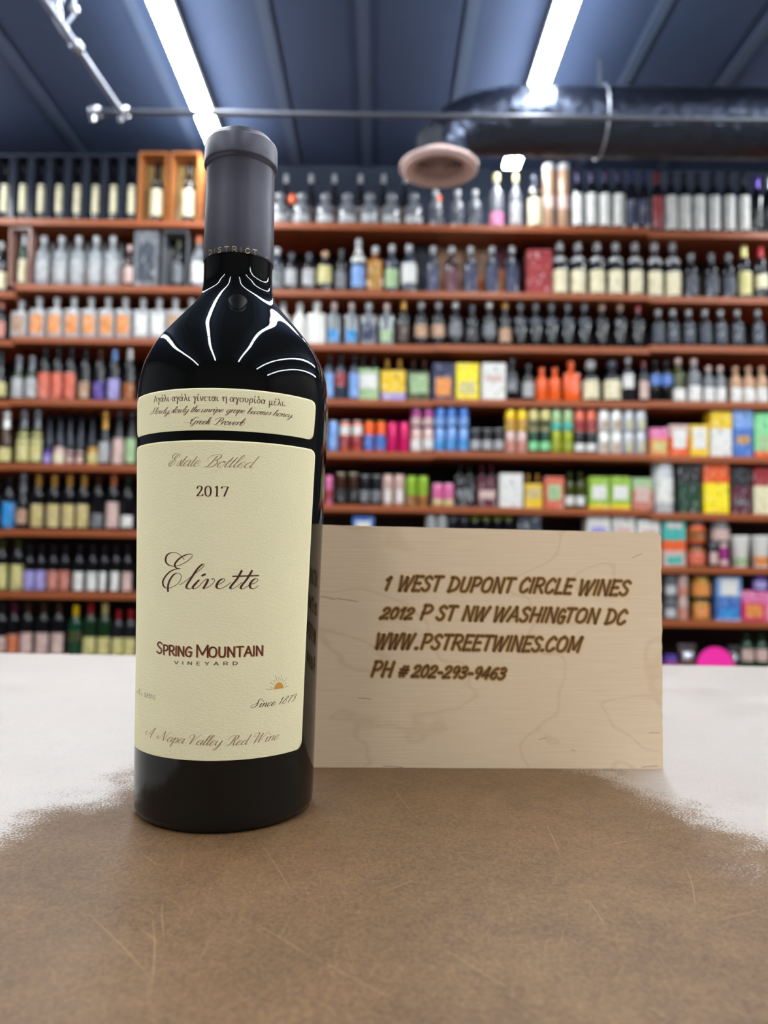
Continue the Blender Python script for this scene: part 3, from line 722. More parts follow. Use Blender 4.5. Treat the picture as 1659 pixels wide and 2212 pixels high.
m_vent = mat((236, 206, 200), .45)
obj('outer_ring', lathe([(.115, .03), (.15, .005), (.19, -.012), (.203, -.008), (.203, .004), (.16, .03), (.118, .06)], 48, cap=False), m_vent, vent, smooth=True)
obj('face_ring', lathe([(.128, .012), (.135, -.012), (.17, -.02), (.186, -.014), (.17, -.006), (.14, .005)], 48, cap=False), m_vent, vent, smooth=True)
for k, r in enumerate((.112, .09, .068, .046)):
    obj('cone_ring', lathe([(r-.012, .01), (r, -.008 - .002*k), (r+.002, -.006), (r-.008, .014)], 36, cap=False), mat((190, 160, 158), .5), vent, smooth=True)
obj('centre_disc', lathe([(0, -.014), (.026, -.012), (.03, -.006), (0, .004)], 24), mat((190, 160, 158), .5), vent, smooth=True)
obj('throat', lathe([(.114, .031), (.114, .16), (.113, .16), (.113, .031)], 32, cap=False), mat((40, 42, 50), .8), vent, smooth=True)
obj('neck_plate', lathe([(0, .033), (.112, .033), (.112, .04), (0, .04)], 32), mat((96, 84, 88), .7), vent)
# the long pipe across the room
Yp = 3.38
a = at_y(205, 241, Yp); b = at_y(1659, 260, Yp); d = (b-a)
pipe = empty('sprinkler_pipe', a, 'long grey pipe crossing the whole view below the ceiling', 'pipe')
m_pipe = mat((88, 90, 100), .4, .5)
obj('pipe_run', tube([(0, 0, 0), d*.5, d*1.45], .0135, 12), m_pipe, pipe, smooth=True)
for dx, dz in ((0, 0), (.13, 0)):
    obj('pipe_fitting', tube([(dx-.022, 0, dz), (dx+.022, 0, dz)], .026, 10), mat((165, 168, 178), .25, .7), pipe, smooth=True)
for dx in (.0, .128):
    obj('bolt', box(dx-.012, dx+.012, -.03, -.018, -.062, -.03, bev=.004), mat((200, 202, 210), .2, .8), pipe)
for dx in (3.7,):
    obj('pipe_hanger', box(dx-.004, dx+.004, -.004, .004, .0145, CEIL-a.z-.001 - (d.z/d.x*dx)), mat((110, 114, 124), .5, .5), pipe)
q = at_y(258, 236, Yp - .04)
dn = at_z(90, -10, q.z) - q
bp_ = empty('branch_pipe', q, 'bright thin pipe running back from the left end of the long pipe', 'pipe')
obj('pipe_run', tube([(0, 0, 0), dn*.5, dn*2.2], .0125, 12), mat((165, 172, 190), .3, .6), bp_, smooth=True)
for t in (.58,):
    obj('coupling', tube([dn*t, dn*(t+.05)], .024, 12), mat((175, 180, 192), .25, .7), bp_, smooth=True)
q2 = at_y(110, 60, 2.95)
chain = empty('hanging_chain', (q2.x, q2.y, CEIL - .02), 'tangle of bright chain hanging beside the thin pipe, top left corner', 'chain')
rs = random.Random(8)
for k in range(16):
    zz = -.03 - k*.034; ang = (k % 2)*math.pi/2
    cx_ = .012*math.sin(k*.9)+ .16*(k/16)**2*.5
    pts = []
    for i in range(13):
        t = 2*math.pi*i/12; x = .009*math.cos(t); z_ = .022*math.sin(t)
        pts.append((cx_ + x*math.cos(ang), x*math.sin(ang), zz + z_))
    obj('chain_link', tube(pts, .0032, 6, cap=False), mat((190, 196, 206), .2, .85), chain, smooth=True)
q3 = at_y(160, 30, 2.98)
cab = empty('hanging_cable', (q3.x, q3.y, CEIL - .01), 'thin looping grey cable with small clips hanging beside the chain, top left corner', 'cable')
obj('cord', tube([(0, 0, 0), (.01, 0, -.15), (-.01, .01, -.3), (.0, 0, -.42), (-.05, 0, -.5), (-.08, 0, -.44), (-.09, 0, -.2), (-.1, 0, 0)], .006, 8), mat((150, 155, 168), .3, .5), cab, smooth=True)
for zz in (-.16, -.27, -.4): obj('clip', box(-.012, .016, -.016, .012, zz-.012, zz+.012, bev=.004), mat((215, 218, 225), .2, .7), cab)

# ------------------------------------------------------------------ shelving
YF = 4.5; SD = .40; m_sh = mat((152, 80, 44), .42, vary=.14, vscale=6, spec=.4)
m_back = mat((36, 24, 24), .7)
def shelf_z(px, y): return at_y(px, y, YF).z
SECT = [(-260, 12), (12, 480), (480, 934), (934, 1406), (1406, 1900)]
# y of the top edge of each shelf's front at the middle of each section
SHY = {
 'A': (470.6, 474, 481, 488, 500), 'B': (629, 616, 626, 632, 641), 'C': (733, 729, 742, 747, 747), 'D': (865, 864, 861, 864, 867),
 'E': (1001, 1004, 974, 977, 985), 'F': (1144, 1146, 1090, 1097, 1109), 'G': (1279, 1281, 1222, 1222, 1225), 'H': (1416, 1420, 1338, 1338, 1341), 'I': (1500, 1505, 1452, 1452, 1455)}
TH_S = .040
SZ = {}
units = []
for s, (xa, xb) in enumerate(SECT):
    xl = at_y(xa, 1100, YF).x; xr = at_y(xb, 1100, YF).x
    u = empty('shelving_unit', ((xl+xr)/2, YF, 0), ['reddish brown shelf bay cut off by the left edge of view', 'reddish brown wall shelves full of bottles, left of the wine bottle',
        'reddish brown shelf bay directly behind the wine bottle, cans on its middle shelves', 'reddish brown shelf bay behind the wooden box', 'reddish brown shelf bay at the right edge of view'][s], 'shelf', 'shelf bays along the back wall')
    w2 = (xr-xl)/2 - .0005
    zs = {}
    for k in SHY:
        z = shelf_z((max(xa, 0)+min(xb, 1659))/2, SHY[k][s]); SZ[(s, k)] = z
        zs[k] = z
        obj('shelf', box(-w2, w2, (0.03 if s == 0 else 0.0)*0, SD, z-TH_S, z, bev=.003), m_sh, u)
    obj('back_panel', box(-w2, w2, SD+.001, SD+.02, 0.02, zs['A']+.02), m_back, u)
    obj('kick_board', box(-w2, w2, .04, .06, 0, zs['I']-TH_S-.001), m_sh, u)
    for x in (-w2+.012, w2-.012):
        obj('upright', box(x-.011, x+.011, SD-.035, SD-.001, zs['I'], zs['I']+.02), m_back, u)

# unit meshes (radius 1, height 1), shared between copies
UNIT = {}
def um(key, fn):
    if key not in UNIT:
        bm = fn(); me = bpy.data.meshes.new(key); bmesh.ops.recalc_face_normals(bm, faces=bm.faces)
        for f in bm.faces: f.smooth = True
        bm.to_mesh(me); bm.free(); me.materials.append(None); UNIT[key] = me
    return UNIT[key]
def flat(key, fn):
    if key not in UNIT:
        bm = fn(); me = bpy.data.meshes.new(key); bmesh.ops.recalc_face_normals(bm, faces=bm.faces)
        bm.to_mesh(me); bm.free(); me.materials.append(None); UNIT[key] = me
    return UNIT[key]
N_ = 18
BP_ = {
 'L': [(.6,0),(.95,.006),(1,.03),(1,.56),(.96,.62),(.8,.68),(.5,.735),(.36,.78),(.34,.86),(.4,.865),(.4,.885),(.33,.89)],
 'W': [(.6,0),(.95,.006),(1,.03),(1,.6),(.95,.66),(.78,.72),(.52,.765),(.4,.80),(.38,.9)],
 'C': [(.6,0),(.95,.006),(1,.03),(1,.38),(.93,.48),(.76,.58),(.55,.68),(.42,.78),(.4,.86)],
 'D': [(.6,0),(.92,.01),(1,.05),(1,.42),(.97,.55),(.8,.64),(.45,.70),(.34,.74),(.34,.80)],
 'J': [(.7,0),(.95,.01),(1,.05),(1,.7),(.92,.78),(.8,.82),(.8,.84)],
 'K': [(.75,0),(.82,.005),(.98,.05),(1,.08),(1,.89),(.97,.92),(.84,.965)],
 'T': [(1,0),(1,.9)],
 'U': [(.72,0),(.75,.005),(.98,.9),(1,.92),(1,.93)],
}
CP_ = {
 'L': [(.42,.862),(.44,.87),(.44,.985),(.38,1),(0,1)], 'W': [(.42,.78),(.43,.785),(.42,.93),(.45,.935),(.45,.985),(.4,1),(0,1)],
 'C': [(.60,.64),(.50,.74),(.45,.86),(.5,.90),(.52,.93),(.48,.985),(.3,1),(0,1)], 'D': [(.36,.78),(.5,.80),(.56,.86),(.56,.95),(.4,1),(0,1)],
 'J': [(.84,.825),(.86,.83),(.86,.985),(.8,1),(0,1)], 'K': [(.86,.962),(.88,.985),(.84,1),(.8,.985),(0,.985)], 'T': [(1.03,.9),(1.03,.99),(.98,1),(0,1)],
 'U': [(1.03,.925),(1.04,.96),(.98,1),(0,1)],
}
def lab_mesh(z0, z1, half, off=1.012, kind='L'):
    def f():
        prof = BP_[kind]
        def rr(z):
            for (r0, a), (r1, b) in zip(prof, prof[1:]):
                if a <= z <= b and b > a: return r0+(r1-r0)*(z-a)/(b-a)
            return prof[-1][0]
        zs = [z0+(z1-z0)*i/4 for i in range(5)]
        bm = bmesh.new(); P = [(rr(z)*off, z) for z in zs]
        add_lathe(bm, P, 12, -math.radians(half), math.radians(half)); return bm
    return um('label_%s_%.2f_%.2f_%d' % (kind, z0, z1, half), f)
def bxm(key, x0, x1, y0, y1, z0, z1, bev=0.0): return flat('%s%s' % (key, (x0,x1,y0,y1,z0,z1,bev)), lambda: box(x0, x1, y0, y1, z0, z1, bev=bev))
Cc = dict(
 black=(14,14,18), dark=(26,26,32), wine=(40,12,16), green=(24,46,26), olive=(60,66,22), brown=(60,34,18), amber=(150,84,28), gold=(190,140,60), paleg=(200,180,120),
 clear=(150,152,156), grey=(110,112,118), lgrey=(170,170,172), silver=(190,192,196), white=(225,224,220), cream=(226,216,180), yel=(236,196,20), lyel=(204,194,128), byel=(250,226,20),
 red=(150,26,36), dred=(110,18,28), orange=(232,92,26), lorange=(226,140,64), coral=(214,104,80), salmon=(196,122,106), pink=(226,120,170), hot=(214,28,104), mag=(150,50,120), lav=(160,150,210),
 purple=(84,56,150), blue=(60,110,190), lblue=(120,160,220), sky=(40,140,210), navy=(24,30,76), teal=(60,180,170), lgreen=(160,190,140), lime=(150,188,60), mint=(130,215,150), dgreen=(16,60,40),
 tan=(180,140,110), rose=(208,176,168), copper=(200,110,70), maroon=(86,22,46), bgrey=(54,60,74), dpurple=(44,34,70), ygreen=(150,160,20), wood=(176,110,62), dwood=(70,46,44), pwood=(170,130,118), taupe=(170,136,112))
_pm = {}
def printed(c):
    """packaging print: the main colour broken up by paler and darker blocks of artwork"""
    if c in _pm: return _pm[c]
    m = bpy.data.materials.new('packaging_print'); m.use_nodes = True
    nt = m.node_tree; N = nt.nodes; L = nt.links; b = N['Principled BSDF']; b.inputs['Roughness'].default_value = .45
    tc = N.new('ShaderNodeTexCoord'); oi = N.new('ShaderNodeObjectInfo')
    ad = N.new('ShaderNodeVectorMath'); ad.operation = 'ADD'; L.new(tc.outputs['Object'], ad.inputs[0])
    sc_ = N.new('ShaderNodeVectorMath'); sc_.operation = 'SCALE'; sc_.inputs['Scale'].default_value = 1.0
    cb = N.new('ShaderNodeCombineXYZ'); L.new(oi.outputs['Random'], cb.inputs[0]); L.new(oi.outputs['Random'], cb.inputs[2])
    L.new(cb.outputs[0], sc_.inputs[0]); L.new(sc_.outputs[0], ad.inputs[1])
    mp = N.new('ShaderNodeMapping'); mp.inputs['Scale'].default_value = (1, 1, 2.4); L.new(ad.outputs[0], mp.inputs['Vector'])
    n = N.new('ShaderNodeTexNoise'); n.inputs['Scale'].default_value = 3.2; n.inputs['Detail'].default_value = 3; L.new(mp.outputs[0], n.inputs['Vector'])
    r = N.new('ShaderNodeValToRGB'); cr = r.color_ramp; l = lin(c)
    lo = tuple(v*.45 for v in l[:3])+(1,); hi = tuple(v*.45+.42 for v in l[:3])+(1,)
    cr.elements[0].position = .34; cr.elements[0].color = lo; cr.elements[1].position = .68; cr.elements[1].color = hi
    for p in (.42, .58): e = cr.elements.new(p); e.color = l
    L.new(n.outputs['Fac'], r.inputs['Fac']); L.new(r.outputs[0], b.inputs['Base Color'])
    _pm[c] = m; return m
def g(col, kind='plastic'):
    c = Cc[col]
    if kind == 'glass': return mat(c, .07, spec=.5, trans=.0)
    if kind == 'clear': return mat((205, 212, 218), .07, trans=.65, spec=.5)
    if kind == 'paper': return printed(c)
    if kind == 'foil': return mat(c, .22, .45)
    if kind == 'can': return mat(c, .18, .25)
    return mat(c, .2)
ORD = ['first','second','third','fourth','fifth','sixth','seventh','eighth','ninth','tenth','eleventh','twelfth','thirteenth','fourteenth','fifteenth','sixteenth']
NUM = ['zero','one','two','three','four','five','six','seven','eight','nine','ten','eleven','twelve','thirteen','fourteen','fifteen','sixteen']
SHN = dict(A='top', B='second', C='third', D='fourth', E='fifth', F='sixth', G='seventh', H='eighth', I='ninth')
used = {}
def sect_of(px):
    for s, (a, b) in enumerate(SECT):
        if a <= px < b: return s
    return 4
def place(kind, px, w, base_key, top, body, capc, lab, name, cat, label, group, y0=None, dep=.02, labz=None, half=68, neck=None, band2=None, lift=0.0):
    """one shelf item: px centre, w width px, top y; base_key = shelf letter; y0 = base y when stacked"""
    r = w*.96/2/FPX*YF
    Yc = YF + dep + r
    if Yc + r > YF + SD: Yc = YF + SD - r - .002
    x = at_y(px, top, Yc).x
    s1, s2 = (sect_of(CX + (x + sg_*(r+.004))/YF*FPX) for sg_ in (-1, 1))
    z0 = max(SZ[(s1, base_key)], SZ[(s2, base_key)])
    zb = z0
    if y0 is not None: zb = at_y(px, y0, Yc).z
    zt = at_y(px, top, Yc).z
    h = zt - zb
    if base_key != 'A':
        up = chr(ord(base_key) - 1)
        h = min(h, min(SZ[(s1, up)], SZ[(s2, up)]) - TH_S - .003 - zb)
    zb += lift; h -= lift*1.3
    o = bpy.data.objects.new(name, None); COL.objects.link(o)
    o.location = (x, Yc, zb + .0006); o.scale = (r, min(r, .13 if dep < .1 else .06), h)
    o.rotation_euler = (0, 0, random.uniform(-.12, .12) if kind in BP_ else 0)
    o.empty_display_size = .5
    tag(o, label, cat, group)
    bt = 'glass' if body not in ('clear',) else 'clear'
    if kind in BP_:
        if kind == 'K': bmat = g(body, 'can')
        elif kind in 'TU': bmat = g(body)
        elif body in ('orange', 'white', 'blue', 'coral'): bmat = g(body)
        else: bmat = g(body, bt)
        obj('body', um('b' + kind, lambda: lathe(BP_[kind], N_)), bmat, o)
        ck = 'foil' if kind in 'WCK' else 'plastic'
        obj({'W': 'capsule', 'C': 'foil', 'K': 'lid', 'J': 'lid', 'T': 'lid', 'U': 'lid', 'D': 'stopper'}.get(kind, 'cap'), um('c' + kind, lambda: lathe(CP_[kind], N_, cap=False)), g(capc, ck), o)
        if lab:
            z = labz or {'L': (.1, .48), 'W': (.1, .46), 'C': (.1, .36), 'D': (.12, .4), 'J': (.12, .62), 'K': (.12, .5), 'T': (.2, .7), 'U': (.2, .7)}[kind]
            obj('label', lab_mesh(z[0], z[1], half, kind=kind), g(lab, 'paper'), o)
        if neck: obj('neck_label', lab_mesh(.62, .72, 80, 1.03, kind=kind), g(neck, 'paper'), o)
        if band2: obj('band', lab_mesh(.55, .85, 75, 1.015, kind=kind), g(band2, 'paper'), o)
    elif kind == 'S':      # square flask
        def fb():
            bm = bmesh.new(); add_box(bm, -1, 1, -.75, .75, 0, .70, bev=.09); add_lathe(bm, [(.34, .69), (.34, .87)], 12); return bm
        obj('body', um('bS', fb), g(body, bt), o)
        obj('cap', um('cS', lambda: lathe([(.42, .87), (.44, .875), (.44, .985), (.38, 1), (0, 1)], 12)), g(capc), o)
        if lab:
            z = labz or (.14, .54)
            obj('label', bxm('lS', -.8, .8, -.78, -.755, z[0], z[1]), g(lab, 'paper'), o)
    elif kind == 'B':      # carton
        obj('carton', bxm('b', -1, 1, -.9, .9, 0, 1, .03), g(body, 'paper'), o)
        if capc: obj('top_band', bxm('t', -1.01, 1.01, -.915, .91, .62, 1.004), g(capc, 'paper'), o)
        if lab:
            z = labz or (.15, .5)
            obj('front_print', bxm('l', -.7, .7, -.925, -.917, z[0], z[1]), g(lab, 'paper'), o)
        if band2: obj('base_band', bxm('bb', -1.01, 1.01, -.915, .91, 0.001, .13), g(band2, 'paper'), o)
    elif kind == 'P':      # open carrier, bottles stand in it
        obj('front_board', bxm('pf', -1, 1, -.5, -.46, 0, .72), g(body, 'paper'), o)
        obj('rear_board', bxm('pr', -1, 1, .46, .5, 0, .72), g(body, 'paper'), o)
        for sx in (-1, .96): obj('side_board', bxm('ps', sx, sx+.04, -.455, .455, 0, .72), g(body, 'paper'), o)
        if lab: obj('front_print', bxm('pl', -.85, .85, -.515, -.503, *(labz or (.28, .6))), g(lab, 'paper'), o)
        if band2: obj('base_band', bxm('pb', -1.01, 1.01, -.52, -.504, .01, .2), g(band2, 'paper'), o)
        hh = h
        for i, sx in enumerate((-.52, .52)):
            b = bpy.data.objects.new('bottle', None); COL.objects.link(b); b.location = (x + sx*r, Yc, zb+.0012); b.scale = (r*.4, r*.4, h*1.0)
            tag(b, ('left' if i == 0 else 'right') + ' bottle neck standing in the ' + label, 'bottle', 'bottles in carriers')
            obj('body', um('bW', lambda: lathe(BP_['W'], N_)), g('dark', 'glass'), b)
            obj('cap', um('cW', lambda: lathe(CP_['W'], N_, cap=False)), g(capc or 'dark', 'foil'), b)
    elif kind == 'F':      # open-fronted display case
        m_ = g(body)
        t_ = .11
        obj('base', bxm('fb', -1, 1, -.9, .9, 0, .025), m_, o); obj('top', bxm('ft', -1, 1, -.9, .9, .965, 1), m_, o)
        for sx in (-1, 1-t_): obj('side', bxm('fs', sx, sx+t_, -.9, .9, .0255, .9645), m_, o)
        obj('back', bxm('fk', -1+t_, 1-t_, .8, .9, .0255, .9645), g(capc), o)
    return o
WORDBAD = []
def run(shelf, look, kind, w, top, body, cap_, lab, xs, cat='bottle', name=None, y0=None, **k):
    side = 'left side' if xs[0] < 460 else 'right side'
    name = name or {'K': 'drink_can', 'B': 'carton', 'P': 'bottle_carrier', 'F': 'display_case', 'T': 'gift_tube', 'J': 'glass_jar', 'U': 'lidded_cup', 'C': 'champagne_bottle', 'W': 'wine_bottle_on_shelf', 'D': 'decanter'}.get(kind, 'liquor_bottle')
    name = {'wine_bottle_on_shelf': 'shelf_bottle'}.get(name, name)
    n = len(xs)
    grp = ('%s on the %s shelf, %s' % (look, SHN[shelf], side))
    for i, x in enumerate(xs):
        t = top[i] if isinstance(top, (list, tuple)) else top
        if n == 1: lb = '%s, %s shelf, %s' % (look, SHN[shelf], side)
        elif n == 2: lb = '%s, the %s one of two, %s shelf, %s' % (look, ('left', 'right')[i], SHN[shelf], side)
        else: lb = '%s, %s of %s from left, %s shelf, %s' % (look, ORD[i], NUM[n], SHN[shelf], side)
        if len(lb.replace(',', ' ').split()) > 16: WORDBAD.append(lb)
        if lb in used: print('DUP', lb)
        used[lb] = 1
        place(kind, x, w, shelf, t, body, cap_, lab, name, cat, lb, grp if n > 1 else None, y0=y0[i] if isinstance(y0, (list, tuple)) else y0, **k)
R = run
# --- top shelf
R('A', 'tall narrow dark display case', 'F', 38, 341, 'bgrey', 'black', None, [15, 54, 93, 132, 171, 210, 249, 287], 'case')
R('A', 'cream-labelled dark bottle inside its dark case', 'L', 19, 356, 'black', 'dark', 'cream', [15, 54, 93, 132, 171, 210, 249, 287], labz=(.12, .62), dep=.036, lift=.014)
R('A', 'orange wooden display case', 'F', 66, 342, 'wood', 'paleg', None, [340, 408], 'case')
R('A', 'cream-labelled bottle inside its wooden case', 'L', 32, 352, 'dark', 'black', 'cream', [342, 410], labz=(.1, .66), dep=.05, lift=.014)
R('A', 'tall dark bottle in the back row', 'L', 26, 378, 'dark', 'clear', 'brown', [619, 673, 723, 779, 829, 876], dep=.24)
R('A', 'squat crystal decanter with round stopper', 'D', 42, 420, 'grey', 'grey', 'lgrey', [606, 653, 704, 751, 799, 846, 894], labz=(.1, .3))
R('A', 'orange-topped squat bottle', 'D', 30, 422, 'dark', 'orange', 'grey', [632, 946], dep=.16)
R('A', 'slim bottle with silver cap', 'L', 30, 412, 'grey', 'lgrey', 'bgrey', [941, 988, 1026], dep=.03)
R('A', 'tall bottle with bright cap and pink label', 'L', 34, 377, 'grey', 'lyel', 'pink', [1072], dep=.05, labz=(.08, .3))
R('A', 'tall clear bottle with bright yellow cap', 'L', 30, 378, 'grey', 'lyel', 'lgrey', [1114], dep=.05)
R('A', 'dark bottle with large cream label', 'W', 36, 382, 'dark', 'bgrey', 'cream', [1155], labz=(.05, .68))
R('A', 'tall pale pink gift tube', 'T', 28, 358, 'taupe', 'lgrey', 'rose', [1186, 1217], 'tube', labz=(.3, .5))
R('A', 'dark bottle with tall white label', 'W', 29, 369, 'black', 'dpurple', 'white', [1248, 1278, 1307, 1336], labz=(.06, .58))
R('A', 'dark blue bottle with navy label', 'W', 26, 372, 'black', 'navy', 'navy', [1363, 1390], labz=(.06, .5))
R('A', 'dark bottle with red label', 'W', 29, 373, 'black', 'dred', 'red', [1419], labz=(.06, .58))
R('A', 'dark bottle with pale ribbed label', 'W', 28, 374, 'black', 'dark', 'white', [1448, 1477, 1507, 1540, 1572, 1604], labz=(.06, .6))
R('A', 'dark bottle with purple capsule', 'W', 26, 382, 'black', 'purple', 'dark', [1634], labz=(.1, .4))
R('A', 'dark bottle cut by the right edge of view', 'W', 26, 384, 'black', 'lgrey', 'bgrey', [1660])
# --- second shelf
R('B', 'clear bottle with cream label at the far edge', 'L', 34, 525, 'dark', 'lgrey', 'cream', [4], labz=(.08, .4))
R('B', 'brown wooden case with open front', 'F', 48, 493, 'pwood', 'dwood', None, [54], 'case')
R('B', 'dark bottle with pale label inside the wooden case', 'W', 20, 507, 'dgreen', 'silver', 'cream', [53], labz=(.05, .5), dep=.05, lift=.014)
R('B', 'clear bottle with round grey cap', 'L', 33, 512, 'clear', 'lgrey', 'lgrey', [96, 134, 171, 209, 245], labz=(.1, .5))
R('B', 'clear bottle in the second row', 'L', 33, 526, 'clear', 'grey', 'rose', [115, 152, 190, 227, 262], dep=.15)
R('B', 'small dark bottle with pink label', 'L', 22, 531, 'wine', 'rose', 'rose', [281])
R('B', 'grey translucent presentation box', 'B', 55, 508, 'grey', None, 'bgrey', [324], 'box', name='presentation_box', labz=(.1, .8))
R('B', 'dark grey display case with open front', 'F', 58, 508, 'grey', 'dark', None, [387], 'case')
R('B', 'dark bottle inside the grey display case', 'L', 28, 520, 'dark', 'olive', 'grey', [388], dep=.05, lift=.014)
R('B', 'white-labelled bottle with orange cap', 'L', 34, 512, 'grey', 'copper', 'white', [431])
R('B', 'grey bottle with round silver top', 'L', 34, 538, 'bgrey', 'silver', 'grey', [599])
R('B', 'small dark bottle with green grey label', 'L', 30, 548, 'dark', 'bgrey', 'lgrey', [630, 668], labz=(.15, .55))
R('B', 'bottle with pale yellow label and tan cap', 'L', 36, 545, 'dark', 'tan', 'lyel', [703], labz=(.2, .62))
R('B', 'slim dark bottle with reddish label', 'L', 26, 540, 'dark', 'dark', 'grey', [738])
R('B', 'tall bottle with blue and white label', 'L', 34, 518, 'bgrey', 'silver', 'lblue', [775], band2='white')
R('B', 'square bottle with amber label', 'S', 36, 535, 'amber', 'silver', 'gold', [811], labz=(.08, .66))
R('B', 'bottle with green label and silver cap', 'L', 32, 531, 'bgrey', 'silver', 'lgreen', [847])
R('B', 'bottle with white label and silver cap', 'L', 38, 531, 'bgrey', 'silver', 'white', [884], labz=(.2, .6))
R('B', 'teal gift box in the back row', 'B', 50, 527, 'bgrey', None, None, [915], 'box', name='gift_box', dep=.2)
R('B', 'beige gift box in the back row', 'B', 62, 528, 'tan', None, 'lorange', [972, 1030], 'box', name='gift_box', dep=.2)
R('B', 'dark red gift box in the back row', 'B', 50, 531, 'maroon', None, 'lorange', [1085], 'box', name='gift_box', dep=.2, labz=(.1, .6))
R('B', 'dark blue bottle with silver cap', 'L', 32, 534, 'bgrey', 'lgrey', 'navy', [936, 1017, 1063, 1106], labz=(.05, .5))
R('B', 'dark red bottle with silver cap', 'L', 32, 534, 'wine', 'lgrey', 'maroon', [976], labz=(.05, .5))
R('B', 'plain crimson gift box', 'B', 58, 549, 'red', None, None, [1161], 'box', name='gift_box')
R('B', 'tall dark bottle with round cream label', 'L', 37, 526, 'dark', 'lgrey', 'cream', [1209, 1248, 1289, 1329, 1371, 1413, 1452], labz=(.04, .46), neck='lgrey')
R('B', 'small dark bottle with rounded cap', 'L', 32, 550, 'dark', 'grey', 'bgrey', [1492, 1536, 1573])
R('B', 'cream-labelled bottle with yellow capsule', 'W', 33, 533, 'dark', 'lyel', 'lyel', [1606], labz=(.08, .5))
R('B', 'pale-labelled bottle with red cap', 'W', 32, 534, 'dark', 'red', 'cream', [1642], labz=(.2, .45))
# --- third shelf
R('C', 'bottle with pinkish label at the far edge', 'L', 28, 655, 'dark', 'salmon', 'salmon', [4])
R('C', 'clear flask with taupe label', 'S', 34, 644, 'lgrey', 'lgrey', 'taupe', [47], labz=(.1, .6))
R('C', 'clear flask with orange oval label', 'S', 33, 644, 'lgrey', 'lgrey', 'lorange', [86, 124, 161, 198, 235, 272], labz=(.12, .56))
R('C', 'clear flask with white label', 'S', 33, 646, 'lgrey', 'lgrey', 'white', [310, 345], labz=(.12, .6))
R('C', 'clear flask with peach label', 'S', 33, 646, 'lgrey', 'lgrey', 'tan', [380, 415], labz=(.12, .6))
R('C', 'white bottle partly behind the wine bottle', 'L', 32, 654, 'white', 'grey', 'white', [612])
R('C', 'slim white bottle with grey cap', 'L', 34, 656, 'white', 'lgrey', 'white', [648])
R('C', 'broad frosted white bottle', 'S', 42, 653, 'white', 'white', None, [685])
R('C', 'clear bottle with coral and blue label', 'S', 29, 655, 'clear', 'rose', 'sky', [722, 760], labz=(.08, .35))
R('C', 'clear bottle with dark blue label', 'S', 34, 656, 'clear', 'silver', 'navy', [797], labz=(.12, .5))
R('C', 'clear bottle with grey green label', 'S', 31, 657, 'clear', 'rose', 'lgreen', [836], labz=(.1, .35))
R('C', 'dark bottle with tall gold neck', 'W', 28, 648, 'black', 'gold', 'brown', [872])
R('C', 'dark bottle with small pale label', 'L', 32, 653, 'dark', 'lgrey', 'tan', [910, 947], labz=(.2, .46))
R('C', 'dark bottle with white cap', 'L', 32, 652, 'dark', 'white', 'grey', [984, 1057], labz=(.22, .5))
R('C', 'all dark bottle with grey cap', 'L', 30, 660, 'dark', 'bgrey', 'dark', [1020])
R('C', 'dark bottle with gold stopper', 'L', 30, 655, 'dark', 'gold', 'tan', [1091], labz=(.1, .4))
R('C', 'black bottle with grey shoulder and cap', 'L', 31, 655, 'black', 'grey', 'bgrey', [1124, 1157, 1191, 1226, 1262], labz=(.5, .62))
R('C', 'black bottle with brownish neck', 'L', 31, 658, 'black', 'taupe', 'dark', [1300, 1339], labz=(.5, .62))
R('C', 'black bottle with red cap', 'L', 31, 662, 'black', 'red', 'dark', [1378], labz=(.5, .62))
R('C', 'dark bottle with pale round cap', 'L', 29, 671, 'dark', 'lgrey', 'bgrey', [1421, 1453, 1487, 1522, 1556, 1592, 1636], labz=(.1, .6))
# --- fourth shelf
R('D', 'black champagne bottle with yellow green label', 'C', 36, 758, 'black', 'dark', 'lyel', [3])
R('D', 'green champagne bottle with round grey label', 'C', 28, 770, 'green', 'grey', 'lgrey', [42, 71], labz=(.05, .5))
R('D', 'black bottle with vermilion label', 'W', 28, 754, 'black', 'dark', 'coral', [99, 127, 155], labz=(.02, .52), band2=None)
R('D', 'black bottle with grey pink label', 'W', 26, 757, 'black', 'dark', 'tan', [186], labz=(.04, .36))
R('D', 'black bottle with purple label', 'W', 28, 757, 'black', 'brown', 'purple', [218], labz=(.02, .36))
R('D', 'lavender-labelled bottle with blue capsule', 'W', 28, 757, 'black', 'lblue', 'lav', [249], labz=(.02, .42))
R('D', 'amber-labelled bottle with white capsule', 'W', 28, 755, 'black', 'white', 'amber', [282], labz=(.02, .34))
R('D', 'beer bottle with blue grey label', 'W', 24, 770, 'bgrey', 'dark', 'lblue', [712, 766], labz=(.05, .6))
R('D', 'beer bottle with red and white label', 'W', 26, 770, 'bgrey', 'dark', 'red', [737], labz=(.3, .62))
R('D', 'pale green bottle carrier', 'P', 48, 772, 'lgreen', 'dark', 'white', [796], 'carrier')
R('D', 'yellow bottle carrier', 'P', 56, 778, 'yel', 'gold', 'yel', [850], 'carrier', band2='lav')
R('D', 'sage green bottle carrier', 'P', 48, 780, 'olive', 'brown', 'lgreen', [905], 'carrier', labz=(.2, .65))
R('D', 'navy carton with orange disc print', 'B', 50, 790, 'navy', None, 'lorange', [957], 'carton', labz=(.1, .6))
R('D', 'bright yellow carton', 'B', 52, 790, 'byel', None, 'lyel', [1008], 'carton')
R('D', 'white carton with faint red lettering', 'B', 54, 790, 'white', None, 'rose', [1064], 'carton', labz=(.5, .66))
R('D', 'tall black bottle with silver print', 'L', 28, 776, 'black', 'dark', 'grey', [1106], labz=(.2, .5))
R('D', 'dark bottle with square grey label', 'L', 28, 788, 'black', 'dark', 'lgrey', [1141], labz=(.1, .5))
R('D', 'small opaque orange bottle', 'L', 28, 796, 'orange', 'orange', None, [1170, 1198])
